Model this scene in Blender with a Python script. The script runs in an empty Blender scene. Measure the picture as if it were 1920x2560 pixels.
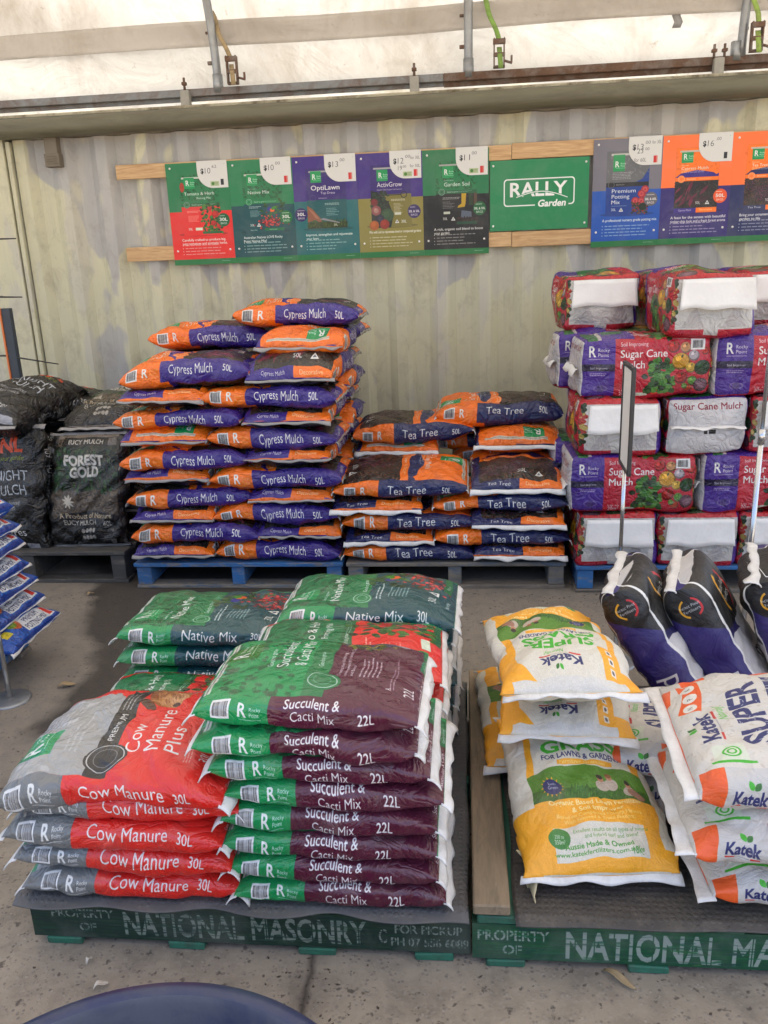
import bpy, bmesh, math, random
import numpy as np
from mathutils import Matrix, Vector, Euler

S = bpy.context.scene
COL = S.collection
PI = math.pi
rnd = random.Random(7)

# ---------------------------------------------------------------- camera
def setup_camera():
    h, p, r, y, f = 1.64, .2874, -.038, .102, 2027.0
    fwd = Vector((-math.sin(y)*math.cos(p), math.cos(y)*math.cos(p), -math.sin(p)))
    rt = Vector((math.cos(y), math.sin(y), 0)); up = rt.cross(fwd)
    a = math.cos(r)*rt + math.sin(r)*up
    u = -math.sin(r)*rt + math.cos(r)*up
    cd = bpy.data.cameras.new('camera'); cam = bpy.data.objects.new('camera', cd)
    COL.objects.link(cam)
    cam.matrix_world = Matrix(((a.x, u.x, -fwd.x, 0), (a.y, u.y, -fwd.y, 0), (a.z, u.z, -fwd.z, h), (0, 0, 0, 1)))
    cd.sensor_fit = 'VERTICAL'; cd.sensor_height = 36.0; cd.lens = 36.0*f/2560.0
    cd.clip_start = .02; cd.clip_end = 500
    S.camera = cam
setup_camera()

# ---------------------------------------------------------------- light
SUN_EL, SUN_AZ = math.radians(76), math.radians(75)      # azimuth measured from +Y towards +X
W = bpy.data.worlds.new('World'); S.world = W; W.use_nodes = True
wn = W.node_tree.nodes; wl = W.node_tree.links
sky = wn.new('ShaderNodeTexSky'); sky.sky_type = 'NISHITA'; sky.sun_disc = False
sky.sun_elevation = SUN_EL; sky.sun_rotation = SUN_AZ
sky.air_density = .8; sky.dust_density = 4.0
wn['Background'].inputs['Strength'].default_value = .115
wl.new(sky.outputs[0], wn['Background'].inputs['Color'])
sd = bpy.data.lights.new('sun', 'SUN'); sd.energy = 5.0; sd.angle = math.radians(.5); sd.color = (1, .96, .885)
so = bpy.data.objects.new('sun', sd); COL.objects.link(so)
dvec = Vector((math.sin(SUN_AZ)*math.cos(SUN_EL), math.cos(SUN_AZ)*math.cos(SUN_EL), math.sin(SUN_EL)))
so.rotation_euler = dvec.to_track_quat('Z', 'Y').to_euler(); so.location = dvec*20
S.view_settings.view_transform = 'Standard'; S.view_settings.look = 'None'
S.view_settings.exposure = 2.2; S.view_settings.gamma = 1.0; S.view_settings.use_curve_mapping = False
S.cycles.use_denoising = True
S.cycles.max_bounces = 8; S.cycles.diffuse_bounces = 5; S.cycles.transmission_bounces = 4
S.cycles.sample_clamp_indirect = 8

# ---------------------------------------------------------------- printed artwork: polygons and type drawn into a pixel sheet
_tcache = {}
def glyph_edges(s, bold=0.0):
    k = (s, bold)
    if k in _tcache: return _tcache[k]
    cu = bpy.data.curves.new('tmp', 'FONT'); cu.body = s; cu.size = 1; cu.offset = bold; cu.resolution_u = 3
    ob = bpy.data.objects.new('tmp', cu); COL.objects.link(ob)
    bpy.context.view_layer.update()
    dg = bpy.context.evaluated_depsgraph_get()
    me = ob.evaluated_get(dg).to_mesh()
    n = len(me.vertices); co = np.empty(n*3); me.vertices.foreach_get('co', co); co = co.reshape(-1, 3)[:, :2]
    me.calc_loop_triangles()
    t = np.empty(len(me.loop_triangles)*3, dtype=np.int32); me.loop_triangles.foreach_get('vertices', t); t = t.reshape(-1, 3)
    e = np.concatenate([t[:, [0, 1]], t[:, [1, 2]], t[:, [2, 0]]])
    E = np.concatenate([co[e[:, 0]], co[e[:, 1]]], 1) if len(e) else np.zeros((0, 4))
    ob.evaluated_get(dg).to_mesh_clear()
    bpy.data.objects.remove(ob); bpy.data.curves.remove(cu)
    _tcache[k] = E
    return E
_CAP = None
def cap():
    global _CAP
    if _CAP is None:
        e = glyph_edges('H'); _CAP = e[:, [1, 3]].max()
    return _CAP

class Art:
    def __init__(s, w, h, ppm, col):
        s.W = max(8, int(w*ppm)); s.H = max(8, int(h*ppm)); s.k = (s.W/w, s.H/h)
        s.a = np.empty((s.H, s.W, 3), np.float32); s.a[:] = col
        s.rng = np.random.default_rng(5); s.home()
    def home(s): s.F = (0, 0, 1, 0, 0, 1)
    def frame(s, ox, oy, ax, ay, bx, by): s.F = (ox, oy, ax, ay, bx, by)
    def sub(s, ox, oy, sx, sy=None):
        sy = sy or sx
        o = s.F
        s.F = (o[0]+ox*o[2]+oy*o[4], o[1]+ox*o[3]+oy*o[5], o[2]*sx, o[3]*sx, o[4]*sy, o[5]*sy); return o
    def pts(s, P):
        P = np.asarray(P, float); o = s.F
        return np.stack([(o[0]+P[:, 0]*o[2]+P[:, 1]*o[4])*s.k[0], (o[1]+P[:, 0]*o[3]+P[:, 1]*o[5])*s.k[1]], 1)
    def edges(s, A, B, col, alpha=1.0):
        A = s.pts(A); B = s.pts(B); ss = 3
        allp = np.concatenate([A, B])
        x0 = max(0, int(np.floor(allp[:, 0].min()))); x1 = min(s.W, int(np.ceil(allp[:, 0].max()))+1)
        y0 = max(0, int(np.floor(allp[:, 1].min()))); y1 = min(s.H, int(np.ceil(allp[:, 1].max()))+1)
        if x1 <= x0 or y1 <= y0: return
        w = (x1-x0)*ss; h = (y1-y0)*ss
        A = (A-[x0, y0])*ss; B = (B-[x0, y0])*ss
        sw = A[:, 1] > B[:, 1]
        lo = np.where(sw[:, None], B, A); hi = np.where(sw[:, None], A, B)
        r0 = np.clip(np.ceil(lo[:, 1]-.5), 0, h).astype(int); r1 = np.clip(np.ceil(hi[:, 1]-.5), 0, h).astype(int)
        cnt = np.maximum(r1-r0, 0); tot = cnt.sum()
        if tot == 0: return
        idx = np.repeat(np.arange(len(cnt)), cnt)
        off = np.arange(tot)-np.repeat(np.cumsum(cnt)-cnt, cnt)
        rows = r0[idx]+off
        dy = hi[idx, 1]-lo[idx, 1]; t = (rows+.5-lo[idx, 1])/np.where(dy == 0, 1, dy)
        xc = np.clip(np.ceil(lo[idx, 0]+t*(hi[idx, 0]-lo[idx, 0])-.5), 0, w).astype(int)
        m = np.zeros((h, w+1), np.int32); np.add.at(m, (rows, xc), 1)
        m = (np.cumsum(m, 1)[:, :w] & 1)
        cov = m.reshape(h//ss, ss, w//ss, ss).mean((1, 3)).astype(np.float32)[..., None]*alpha
        v = s.a[y0:y1, x0:x1]
        v[:] = v*(1-cov)+np.asarray(col, np.float32)*cov
    def poly(s, P, col, alpha=1.0):
        P = np.asarray(P, float); s.edges(P, np.roll(P, -1, 0), col, alpha)
    def rect(s, x0, y0, x1, y1, col, alpha=1.0): s.poly([(x0, y0), (x1, y0), (x1, y1), (x0, y1)], col, alpha)
    def ell(s, cx, cy, rx, ry, col, rot=0, alpha=1.0, n=20):
        t = np.linspace(0, 2*PI, n, endpoint=False); c, q = math.cos(rot), math.sin(rot)
        x = rx*np.cos(t); y = ry*np.sin(t)
        s.poly(np.stack([cx+x*c-y*q, cy+x*q+y*c], 1), col, alpha)
    def ring(s, cx, cy, r, w, col, alpha=1.0, a0=0, a1=2*PI):
        t = np.linspace(a0, a1, 28)
        o = np.stack([cx+r*np.cos(t), cy+r*np.sin(t)], 1); i = np.stack([cx+(r-w)*np.cos(t), cy+(r-w)*np.sin(t)], 1)
        s.poly(np.concatenate([o, i[::-1]]), col, alpha)
    def leaf(s, x, y, l, w, rot, col, alpha=1.0):
        t = np.linspace(0, 1, 7); c, q = math.cos(rot), math.sin(rot)
        up = np.stack([t*l, w*np.sin(PI*t)**.8], 1); dn = np.stack([t*l, -w*np.sin(PI*t)**.8], 1)[::-1]
        P = np.concatenate([up, dn]); s.poly(np.stack([x+P[:, 0]*c-P[:, 1]*q, y+P[:, 0]*q+P[:, 1]*c], 1), col, alpha)
    def text(s, t, x, y, h, col, w=None, rot=0, al='l', bold=0.0, ital=0.0, sx=.9, alpha=1.0, flip=1):
        E = glyph_edges(t, bold)
        if not len(E): return
        E = E.copy(); E[:, [0, 2]] -= min(E[:, 0].min(), E[:, 2].min())
        k = h/cap(); wid = max(E[:, 0].max(), E[:, 2].max())
        kx = w/wid if w else k*sx
        sh = 0 if al == 'l' else (-wid*kx/2 if al == 'c' else -wid*kx)
        c, q = math.cos(rot), math.sin(rot)
        def tr(a):
            X = a[:, 0]*kx+sh+ital*a[:, 1]*k; Y = a[:, 1]*k
            return np.stack([x+X*c-Y*q, y+X*q+Y*c], 1)
        s.edges(tr(E[:, :2]), tr(E[:, 2:]), col, alpha)
    def greek(s, x, y, w, h, n, col, alpha=.8):        # text far too small to read: rows of short strokes
        st = h/n
        for i in range(n):
            yy = y-i*st; xx = x; end = x+w*s.rng.uniform(.6, 1)
            while xx < end:
                l = min(s.rng.uniform(.06, .16)*w, end-xx)
                s.rect(xx, yy-st*.5, xx+l, yy-st*.12, col, alpha); xx += l+.02*w
    def barcode(s, x, y, w, h):
        s.rect(x, y, x+w, y+h, (.86, .86, .85)); xx = x+.1*w
        while xx < x+.88*w:
            b = s.rng.uniform(.012, .04)*w; s.rect(xx, y+.12*h, xx+b, y+.88*h, (.05, .05, .06)); xx += b+s.rng.uniform(.015, .035)*w
    def logo(s, x, y, h, col, small=(.9, .9, .85), word=True):      # tall R with two short words beside it
        s.text('R', x, y, h, col, w=.72*h, bold=.02)
        s.poly([(x-.02*h, y-.02*h), (x+.2*h, y-.02*h), (x+.16*h, y+.12*h), (x-.02*h, y+.12*h)], col)
        if word:
            s.text('Rocky', x+.95*h, y+.45*h, .3*h, small); s.text('Point', x+.95*h, y+.03*h, .3*h, small)
            s.rect(x+.1*h, y-.22*h, x+1.9*h, y-.17*h, small, .7)
    def bark(s, x0, y0, x1, y1, n, cols, l=.03, w=.006):
        for i in range(n):
            s.ell(s.rng.uniform(x0, x1), s.rng.uniform(y0, y1), l*s.rng.uniform(.4, 1.2), w*s.rng.uniform(.5, 1.3), cols[s.rng.integers(len(cols))], s.rng.uniform(0, PI), n=6)
    def speck(s, amp, cell=1):
        n = s.rng.normal(0, amp, (s.H//cell+1, s.W//cell+1, 1)).astype(np.float32)
        s.a += np.repeat(np.repeat(n, cell, 0), cell, 1)[:s.H, :s.W]
    def image(s, name):
        im = bpy.data.images.new(name, s.W, s.H)
        px = np.ones((s.H, s.W, 4), np.float32); px[..., :3] = np.clip(s.a, 0, 1)
        im.pixels.foreach_set(px.ravel()); im.update(); im.pack()
        return im

WHT = (.86, .86, .84); GRN = (.02, .54, .29); GRN2 = (.03, .43, .24); ORG = (.93, .43, .03); PUR = (.19, .11, .48); NVY = (.05, .10, .32)
RED = (.84, .12, .09); MAR = (.31, .05, .17); TEA = (.015, .27, .29); GRY = (.42, .43, .43); BLK = (.035, .035, .04)
LIM = (.25, .55, .12)

# ---- fronts, drawn in a portrait frame r 0..1, u 0..1.5
def tag(A, x=.12, y=1.16, k=1.0):
    A.rect(x, y, x+.27*k, y+.27*k, GRN); A.logo(x+.05*k, y+.08*k, .12*k, WHT)
def band(A, u, col, txt, ink=WHT):
    A.rect(0, u, 1, u+.085, col); A.ell(.14, u+.05, .085, .085, col); A.ring(.14, u+.05, .075, .008, ink, .7); A.ring(.14, u+.05, .045, .006, ink, .6)
    A.text(txt, .27, u+.03, .035, ink); A.greek(.55, u+.06, .35, .04, 2, ink, .5)
def veins(A, u0, u1, col, n=70):
    for i in range(n):
        x, y = A.rng.uniform(0, 1), A.rng.uniform(u0, u1); a = A.rng.uniform(0, PI); l = A.rng.uniform(.04, .1)
        A.leaf(x, y, l, l*.3, a, col, .55); A.leaf(x+.008, y, l*.8, l*.2, a, [c*1.18 for c in col], .35)
def tri(A, x, y, k=.09):
    A.poly([(x, y), (x+k*1.2, y), (x+k*.6, y+k)], WHT); A.poly([(x+.3*k, y+.2*k), (x+.9*k, y+.2*k), (x+.6*k, y+.7*k)], (.4, .42, .45))
def mulch_front(A, body, name, bark_cols, leafy):
    A.rect(0, 0, 1, 1.5, body); A.rect(0, .1, 1, .74, (.06, .05, .045))
    A.bark(0, .1, 1, .74, 900, bark_cols, .032, .007)
    if leafy == 'spike':
        for i in range(26):
            x, y = A.rng.uniform(0, .6), A.rng.uniform(.12, .5)
            A.leaf(x, y, A.rng.uniform(.2, .42), A.rng.uniform(.02, .045), A.rng.uniform(.5, 1.4), [(.2, .07, .12), (.35, .06, .17), (.13, .1, .13), (.42, .1, .22), (.09, .08, .1)][A.rng.integers(5)])
    else:
        for i in range(9):
            x, y = A.rng.uniform(.05, .6), A.rng.uniform(.2, .6)
            for j in range(6):
                A.leaf(x, y, .12, .028, j*PI/3+A.rng.uniform(0, .5), (.30, .12, .22)); A.leaf(x, y, .105, .017, j*PI/3+.2, (.10, .06, .09))
    A.poly([(0, .82), (.12, .92), (.5, .99), (.88, .92), (1, .82), (1, 1.5), (0, 1.5)], ORG)
    A.poly([(0, .74), (.0, .84), (.18, .74)], body); A.poly([(1, .74), (1, .9), (.62, .74)], body)
    veins(A, .95, 1.45, (.80, .34, .03), 30)
    band(A, .74, ORG, 'Decorative')
    tag(A); A.rect(.08, 1.4, .92, 1.44, (.75, .72, .66)); A.rect(.08, 1.415, .92, 1.42, (.45, .42, .4))
    A.text('Decorative', .13, 1.09, .028, WHT); A.text(name, .13, 1.0, .066, WHT, w=.62); A.greek(.13, .98, .6, .06, 2, WHT, .6)
    A.text('50L', .5, .2, .06, WHT); tri(A, .72, .19)
    A.rect(0, 0, .52, .115, body); A.rect(.52, 0, 1, .115, ORG)
    A.text(name.split(' Mulch')[0] if 'Tea' in name else name, .26, .045, .042, WHT, w=.30, al='c'); A.text('Decorative', .75, .045, .042, (.95, .78, .6), w=.30, al='c')
def cypress_front(A): mulch_front(A, PUR, 'Cypress Mulch', [(.13, .11, .10), (.20, .17, .15), (.09, .08, .07), (.26, .22, .19)], 'spike')
def tea_front(A): mulch_front(A, NVY, 'Tea Tree Mulch', [(.22, .11, .07), (.30, .15, .09), (.13, .07, .05), (.36, .2, .12)], 'star')
def native_front(A):
    A.rect(0, 0, 1, 1.5, TEA); A.rect(0, .72, 1, 1.5, GRN2); veins(A, .85, 1.5, (.03, .25, .13), 110)
    A.rect(.06, 1.4, .94, 1.44, (.8, .8, .76)); A.rect(.06, 1.418, .94, 1.424, (.45, .5, .45)); tag(A)
    A.text('Good to grow', .13, 1.07, .026, WHT); A.text('Native Mix', .13, .96, .078, WHT, w=.55); band(A, .72, (.04, .46, .24), 'Good to grow')
    A.greek(.13, .66, .38, .06, 2, WHT); A.greek(.15, .56, .3, .17, 6, WHT, .6)
    for i in range(26): A.leaf(A.rng.uniform(.5, 1), A.rng.uniform(.3, .74), .13, .03, A.rng.uniform(0, 6), [(.12, .3, .09), (.07, .2, .07), (.2, .36, .12)][A.rng.integers(3)])
    A.ell(.66, .58, .07, .05, (.12, .15, .5)); A.ell(.72, .55, .06, .045, (.85, .35, .06)); A.ell(.76, .6, .07, .035, (.2, .5, .1), .5); A.leaf(.78, .6, .15, .02, -.5, (.1, .4, .12))
    for i in range(110): A.ell(A.rng.normal(.66, .15), A.rng.normal(.27, .075), .02, .018, [(.68, .06, .09), (.5, .03, .06), (.8, .25, .25), (.3, .05, .05)][A.rng.integers(4)], n=8)
    A.text('30L', .13, .17, .06, WHT); tri(A, .3, .16); A.text('Native Mix', .13, .06, .03, WHT); A.rect(.5, .05, 1, .115, (.04, .4, .22)); A.text('Good to grow', .62, .07, .026, WHT)
def tomato_front(A):
    A.rect(0, 0, 1, 1.5, RED); A.rect(0, .72, 1, 1.5, GRN2); veins(A, .85, 1.5, (.03, .25, .12), 90)
    A.rect(.06, 1.4, .94, 1.44, (.8, .8, .76)); A.rect(.06, 1.418, .94, 1.424, (.45, .5, .45)); tag(A)
    A.ell(.06, 1.2, .06, .12, (.6, .2, .1)); A.text('Tomato & Herb', .1, 1.0, .075, WHT, w=.78); A.text('Potting Mix', .42, .9, .05, WHT, w=.36)
    band(A, .72, (.05, .36, .18), 'Good to grow'); A.greek(.13, .62, .36, .06, 2, (.95, .75, .7)); A.greek(.15, .5, .3, .16, 6, (.95, .7, .65), .7)
    for i in range(120):
        y = A.rng.uniform(.1, .76); A.leaf(A.rng.uniform(.5+.1*(.76-y), 1.0), y, .09, .028, A.rng.uniform(0, 6), [(.09, .28, .06), (.16, .38, .09), (.06, .18, .05), (.24, .45, .15)][A.rng.integers(4)])
    for x, y, r in ((.86, .52, .09), (.8, .3, .07), (.93, .22, .06), (.72, .66, .05)):
        A.ell(x, y, r, r, (.62, .06, .04)); A.ell(x-.02, y+.02, r*.6, r*.6, (.76, .14, .08), alpha=.7); A.leaf(x, y+r*.8, .06, .012, 2, (.1, .3, .06)); A.leaf(x, y+r*.8, .06, .012, .6, (.1, .3, .06))
    A.text('30L', .13, .14, .06, WHT); A.rect(.32, .13, .5, .2, (.8, .84, .74)); A.rect(.5, .04, 1, .1, (.05, .36, .18))
def cow_front(A):
    A.rect(0, 0, 1, 1.5, RED); G = (.60, .60, .59)
    P = [(0, .86), (0, 1.5), (1, 1.5)]+[(.94, .95), (.86, .88), (.78, .86)]
    A.poly(P, G); veins(A, 1.0, 1.4, (.64, .64, .63), 30)
    A.rect(.04, 1.4, .96, 1.43, (.7, .7, .68)); A.rect(.0, 1.44, .34, 1.5, GRN); tag(A, .16, 1.14, 1.05)
    A.greek(.5, 1.3, .4, .2, 6, (.72, .72, .72), .7); A.greek(.2, 1.07, .5, .1, 3, (.70, .70, .70), .7)
    A.rect(0, .74, 1, .87, (.10, .095, .095)); A.ell(.16, .79, .13, .13, (.10, .095, .095)); A.ring(.16, .79, .115, .008, WHT, .8); A.ring(.16, .79, .075, .006, (.5, .5, .5), .8)
    A.text('PREMIUM', .34, .785, .04, WHT, w=.28); A.greek(.68, .85, .3, .08, 3, WHT, .6)
    A.ell(.93, .6, .24, .13, (.64, .42, .22), .2); A.ell(.8, .55, .11, .07, (.72, .52, .34), .5); A.ell(.98, .68, .16, .06, (.5, .28, .12)); A.ell(.72, .68, .11, .035, (.30, .17, .10), .6); A.ell(.74, .5, .03, .025, (.2, .1, .08)); A.ell(.88, .52, .1, .05, (.78, .6, .44), .3)
    for i in range(60): A.ell(A.rng.normal(.92, .09), A.rng.normal(.6, .06), .05, .006, [(.74, .54, .32), (.5, .3, .16), (.6, .38, .2)][A.rng.integers(3)], .4, .6, 6)
    A.text('Cow', .2, .60, .09, WHT, w=.27); A.text('Manure', .2, .475, .09, WHT, w=.46); A.text('Plus', .2, .35, .09, WHT, w=.26)
    A.greek(.14, .31, .35, .05, 3, WHT, .6); A.text('30L', .16, .17, .055, WHT)
    A.text('Cow Manure', .06, .005, .028, WHT); A.rect(.7, 0, 1, .05, (.55, .06, .05))
def suc_front(A):
    A.rect(0, 0, 1, 1.5, MAR); A.rect(0, .72, 1, 1.5, GRN); veins(A, .82, 1.5, (.03, .27, .14), 130)
    A.rect(.04, 1.4, .96, 1.45, (.78, .78, .72)); A.rect(.04, 1.42, .96, 1.43, (.4, .45, .4)); A.rect(.55, 1.18, .8, 1.42, (.10, .42, .12)); A.logo(.6, 1.26, .11, WHT)
    A.text('Good to grow', .42, 1.06, .034, WHT, w=.28); A.text('Succulent', .4, .95, .08, WHT, w=.46); A.text('& Cacti Mix', .4, .83, .08, WHT, w=.5)
    A.rect(.0, .66, 1, .8, (.045, .44, .23)); A.ell(.2, .68, .12, .12, (.045, .44, .23)); A.ring(.2, .68, .1, .008, WHT, .75); A.ring(.2, .68, .06, .005, WHT, .5); A.text('Good to grow', .42, .72, .03, WHT)
    t = np.linspace(0, PI/2, 7); A.poly([(1, .66)]+[(1-.18+.18*math.sin(a), .66-.0-.0*a) for a in t]+[(.86, .66)], MAR)
    A.text('Creates the ideal growing', .3, .58, .022, WHT, w=.4); A.text('environment for Succulents, Cacti', .3, .54, .022, WHT, w=.52); A.text('and Bonsai', .3, .5, .022, WHT, w=.17); A.greek(.3, .46, .4, .14, 5, WHT, .65); A.greek(.16, .25, .5, .04, 2, WHT, .5); A.text('R', .15, .24, .035, WHT)
    for x, y, r in ((.93, .56, .16), (.95, .32, .13), (.86, .44, .1)):
        for j in range(14): A.leaf(x, y, r*A.rng.uniform(.6, 1), r*.14, j*.45, [(.35, .38, .08), (.16, .28, .10), (.25, .27, .36), (.5, .48, .2)][(j+int(x*100)) % 4])
    A.ell(.95, .3, .07, .05, (.3, .3, .4)); A.ell(.98, .22, .06, .05, (.65, .65, .68)); A.text('22L', .12, .09, .07, WHT)
    A.rect(.62, 0, 1, .07, (.05, .42, .24)); A.text('Good to grow', .68, .02, .026, WHT); A.text('Succulent & Cacti', .06, .015, .035, WHT, w=.45)

def side_rp(A, L, T, top, body, lines, size, two=False, ink=(.88, .88, .86), small=None, lift=False):
    A.rect(-.01, 0, .345*L, T, top); A.rect(.345*L, 0, L*1.01, T, body)
    A.barcode(.10*L, (.30 if lift else .22)*T, .082*L, .54*T); A.logo(.218*L, (.40 if lift else .34)*T, .36*T, ink, small or ink)
    if two:
        A.text(lines[0], .41*L, .66*T, .25*T, ink, w=.235*L, bold=.012); A.text(lines[1], .44*L, .32*T, .24*T, ink, w=.185*L)
        A.text(size, .72*L, .34*T, .27*T, ink, w=.07*L, bold=.012)
    else:
        y = .44 if lift else .38
        A.text(lines[0], .41*L, y*T, .33*T, ink, w=lines[1]*L); A.text(size, .79*L, y*T, .27*T, ink, w=.065*L, bold=.008)

def make_net(name, L, W_, T, ppm, front, top, body, lines=None, size=None, two=False, under=None, small=None, back=None, panel=None, lift=False):
    P = 2*W_+2*T
    A = Art(L, P, ppm, body)
    A.rect(0, 0, .4*L, P, top)
    if under: A.rect(.45*L, 0, L, W_, under)
    A.frame(L, W_, 0, -W_, -L/1.5, 0)
    if back: back(A)
    A.frame(L, W_+T, 0, W_, -L/1.5, 0)
    front(A)
    for k in (0, 1):
        if k == 0: A.frame(0, W_, 1, 0, 0, 1)
        else: A.frame(L, P, -1, 0, 0, -1)
        if panel: panel(A, L, T)
        else: side_rp(A, L, T, top, body, lines, size, two, small=small, lift=lift)
    A.home()
    return A.image(name)
# ---- the other sacks
KAT = (.06, .10, .36); YEL = (.93, .64, .06); CRM = (.82, .80, .74); KGR = (.20, .66, .10); KOR = (.88, .33, .05)
def katek(A, x, y, h, w=None):
    w = w or h*2.9
    A.text('Katek', x, y, h, KAT, w=w, bold=.03); A.rect(x, y-.32*h, x+w*.28, y-.16*h, (.75, .1, .08)); A.rect(x+w*.72, y-.32*h, x+w, y-.16*h, (.75, .1, .08))
    A.rect(x+.3*w, y-.28*h, x+w*.7, y-.2*h, (.5, .5, .55), .6)
    A.leaf(x+.55*w, y+1.1*h, .65*h, .2*h, 2.1, KGR); A.leaf(x+.58*w, y+1.1*h, .6*h, .2*h, .9, (.1, .4, .08))
def icons(A, x, y, k, n=3):
    for i in range(n):
        A.rect(x, y-i*k*1.5, x+k, y+k-i*k*1.5, (.85, .83, .78)); A.ell(x+k/2, y+k/2-i*k*1.5, k*.28, k*.3, (.35, .3, .3))
def grass_front(A):
    A.rect(0, 0, 1, 1.5, CRM); A.rect(0, 0, .06, 1.5, YEL); A.rect(.94, 0, 1, 1.5, YEL); A.rect(0, 0, .12, .5, YEL); A.rect(.88, 0, 1, .5, YEL)
    A.rect(.0, 1.16, .17, 1.42, YEL); icons(A, .06, 1.34, .05); A.poly([(.8, 1.42), (1, 1.42), (1, 1.2)], YEL); A.rect(0, 1.42, 1, 1.5, (.8, .79, .76))
    katek(A, .36, 1.27, .07, .38); A.text('Naturally!', .5, 1.2, .035, KGR, ital=.3)
    A.text('SUPER', .5, 1.05, .105, KGR, w=.62, al='c', bold=.03); A.text('GRASS', .5, .92, .105, KGR, w=.7, al='c', bold=.03)
    A.text('FOR LAWNS & GARDENS', .5, .855, .042, KAT, w=.72, al='c', bold=.02); A.rect(.27, .8, .78, .84, YEL); A.text('Fertilizer Granules', .5, .808, .026, (.95, .85, .55), w=.42, al='c', ital=.2)
    A.poly([(.0, .74), (.2, .78), (.5, .795), (.8, .78), (1, .74), (1, .5), (0, .5)], (.30, .50, .09)); A.rect(0, .5, 1, .6, (.18, .38, .05))
    for i in range(160): A.ell(A.rng.uniform(0, 1), A.rng.uniform(.5, .62), .02, .004, [(.25, .48, .08), (.12, .3, .04)][i % 2], 1.2, n=6)
    for x, y, c in ((.62, .68, (.12, .06, .04)), (.70, .69, (.55, .35, .2)), (.86, .64, (.14, .07, .05))):
        A.ell(x, y-.06, .06, .045, (.72, .66, .6)); A.ell(x, y, .026, .03, (.72, .48, .36)); A.ell(x, y+.015, .028, .02, c)
    A.ell(.9, .56, .07, .04, (.6, .42, .34), -.6)
    for j in range(14): A.poly([(.18+.1*math.cos(j*.45), .62+.085*math.sin(j*.45)), (.18+.075*math.cos(j*.45-.12), .62+.062*math.sin(j*.45-.12)), (.18+.075*math.cos(j*.45+.12), .62+.062*math.sin(j*.45+.12))], YEL)
    A.ell(.18, .62, .08, .065, KAT); A.text('Lush', .18, .635, .025, WHT, al='c'); A.text('Green', .18, .6, .025, WHT, al='c')
    A.poly([(0, .5), (.3, .52), (.7, .52), (1, .5), (1, .3), (.6, .33), (.3, .33), (0, .3)], YEL)
    A.text('Organic Based Lawn Fertilizer', .52, .475, .034, (.95, .86, .6), w=.8, al='c', bold=.02); A.text('& Soil Improver', .52, .425, .034, (.95, .86, .6), w=.44, al='c', bold=.02)
    A.text('Based on Composted Poultry Manure', .52, .385, .025, (.95, .82, .5), w=.72, al='c'); A.text('With Seaweed & Trace Elements', .52, .35, .025, (.95, .82, .5), w=.6, al='c')
    A.ell(.17, .25, .09, .065, (.2, .48, .16)); A.text('250 to', .17, .25, .022, WHT, al='c'); A.text('350m²', .17, .215, .026, WHT, al='c')
    A.text('Excellent results on all types of natural', .6, .27, .025, (.35, .55, .22), w=.62, al='c'); A.text('and hybrid turf and lawns!', .6, .235, .025, (.35, .55, .22), w=.44, al='c')
    A.text('Aussie Made & Owned', .48, .18, .03, (.25, .55, .15), w=.56, al='c', bold=.02); A.text('www.katekfertilizers.com.au', .44, .14, .026, (.25, .55, .15), w=.66, al='c', bold=.01); A.text('18kg', .74, .125, .04, (.25, .55, .15), bold=.02)
    A.poly([(0, .0), (1, 0), (1, .10), (.5, .115), (0, .10)], YEL); A.rect(.0, 0, 1, .02, (.8, .78, .72)); A.speck(.02, 2)
def grass_back(A):
    A.rect(0, 0, 1, 1.5, CRM); A.rect(0, 0, 1, .3, YEL); A.rect(.42, 0, .56, .14, (.8, .79, .76)); A.rect(0, 1.3, 1, 1.5, CRM)
def blank_panel(col, bands=()):
    def f(A, L, T):
        A.rect(-.01, 0, L*1.01, T, col)
        for a, b, c in bands: A.rect(a*L, 0, b*L, T, c)
    return f
def booster_front(A):
    B = (.79, .77, .73); A.rect(0, 0, 1, 1.5, B)
    for i in range(260): A.ell(A.rng.uniform(0, 1), A.rng.uniform(0, 1.5), A.rng.uniform(.006, .02), A.rng.uniform(.003, .01), (.66, .62, .57), A.rng.uniform(0, 3), .5, 7)
    A.poly([(.80, 1.5), (1, 1.5), (1, 1.40), (.84, 1.44)], KOR); A.poly([(.62, 1.29), (.98, 1.25), (1, 1.37), (.9, 1.35), (.66, 1.42)], KOR)
    for i in range(3): A.ell(.69+.11*i, 1.345-.012*i, .045, .04, (.86, .84, .8)); A.text('NPK'[i], .675+.11*i, 1.33-.012*i, .03, (.3, .3, .3))
    katek(A, .24, 1.27, .085, .34); A.text('Naturally!', .46, 1.19, .045, KGR, ital=.3, w=.18)
    A.rect(.03, 1.14, .05, 1.36, KGR); A.rect(.05, 1.17, .19, 1.33, (.8, .82, .74)); A.ring(.12, 1.24, .045, .010, KGR); A.ring(.12, 1.24, .024, .009, KGR)
    A.text('SUPER', .2, 1.0, .15, KAT, w=.62, bold=.03); A.text('BOOSTER', .06, .79, .15, KAT, w=.88, bold=.03)
    for i in range(220): A.ell(A.rng.uniform(.05, .95), A.rng.uniform(.75, 1.18), .012, .003, B, A.rng.uniform(0, 3), .8, 6)
    A.text('GARDEN', .4, .67, .08, KGR, w=.5, bold=.02)
    A.rect(0, 0, 1, .1, KOR)
def booster_panel(A, L, T):
    A.rect(-.01, 0, L*1.01, T, (.74, .73, .71))
    for k in range(4):
        A.rect((.035+k*.255)*L, .08*T, (.125+k*.255)*L, T*1.0, KOR)
        if k < 3: katek(A, (.15+k*.255)*L, .40*T, .25*T, .115*L)
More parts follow.
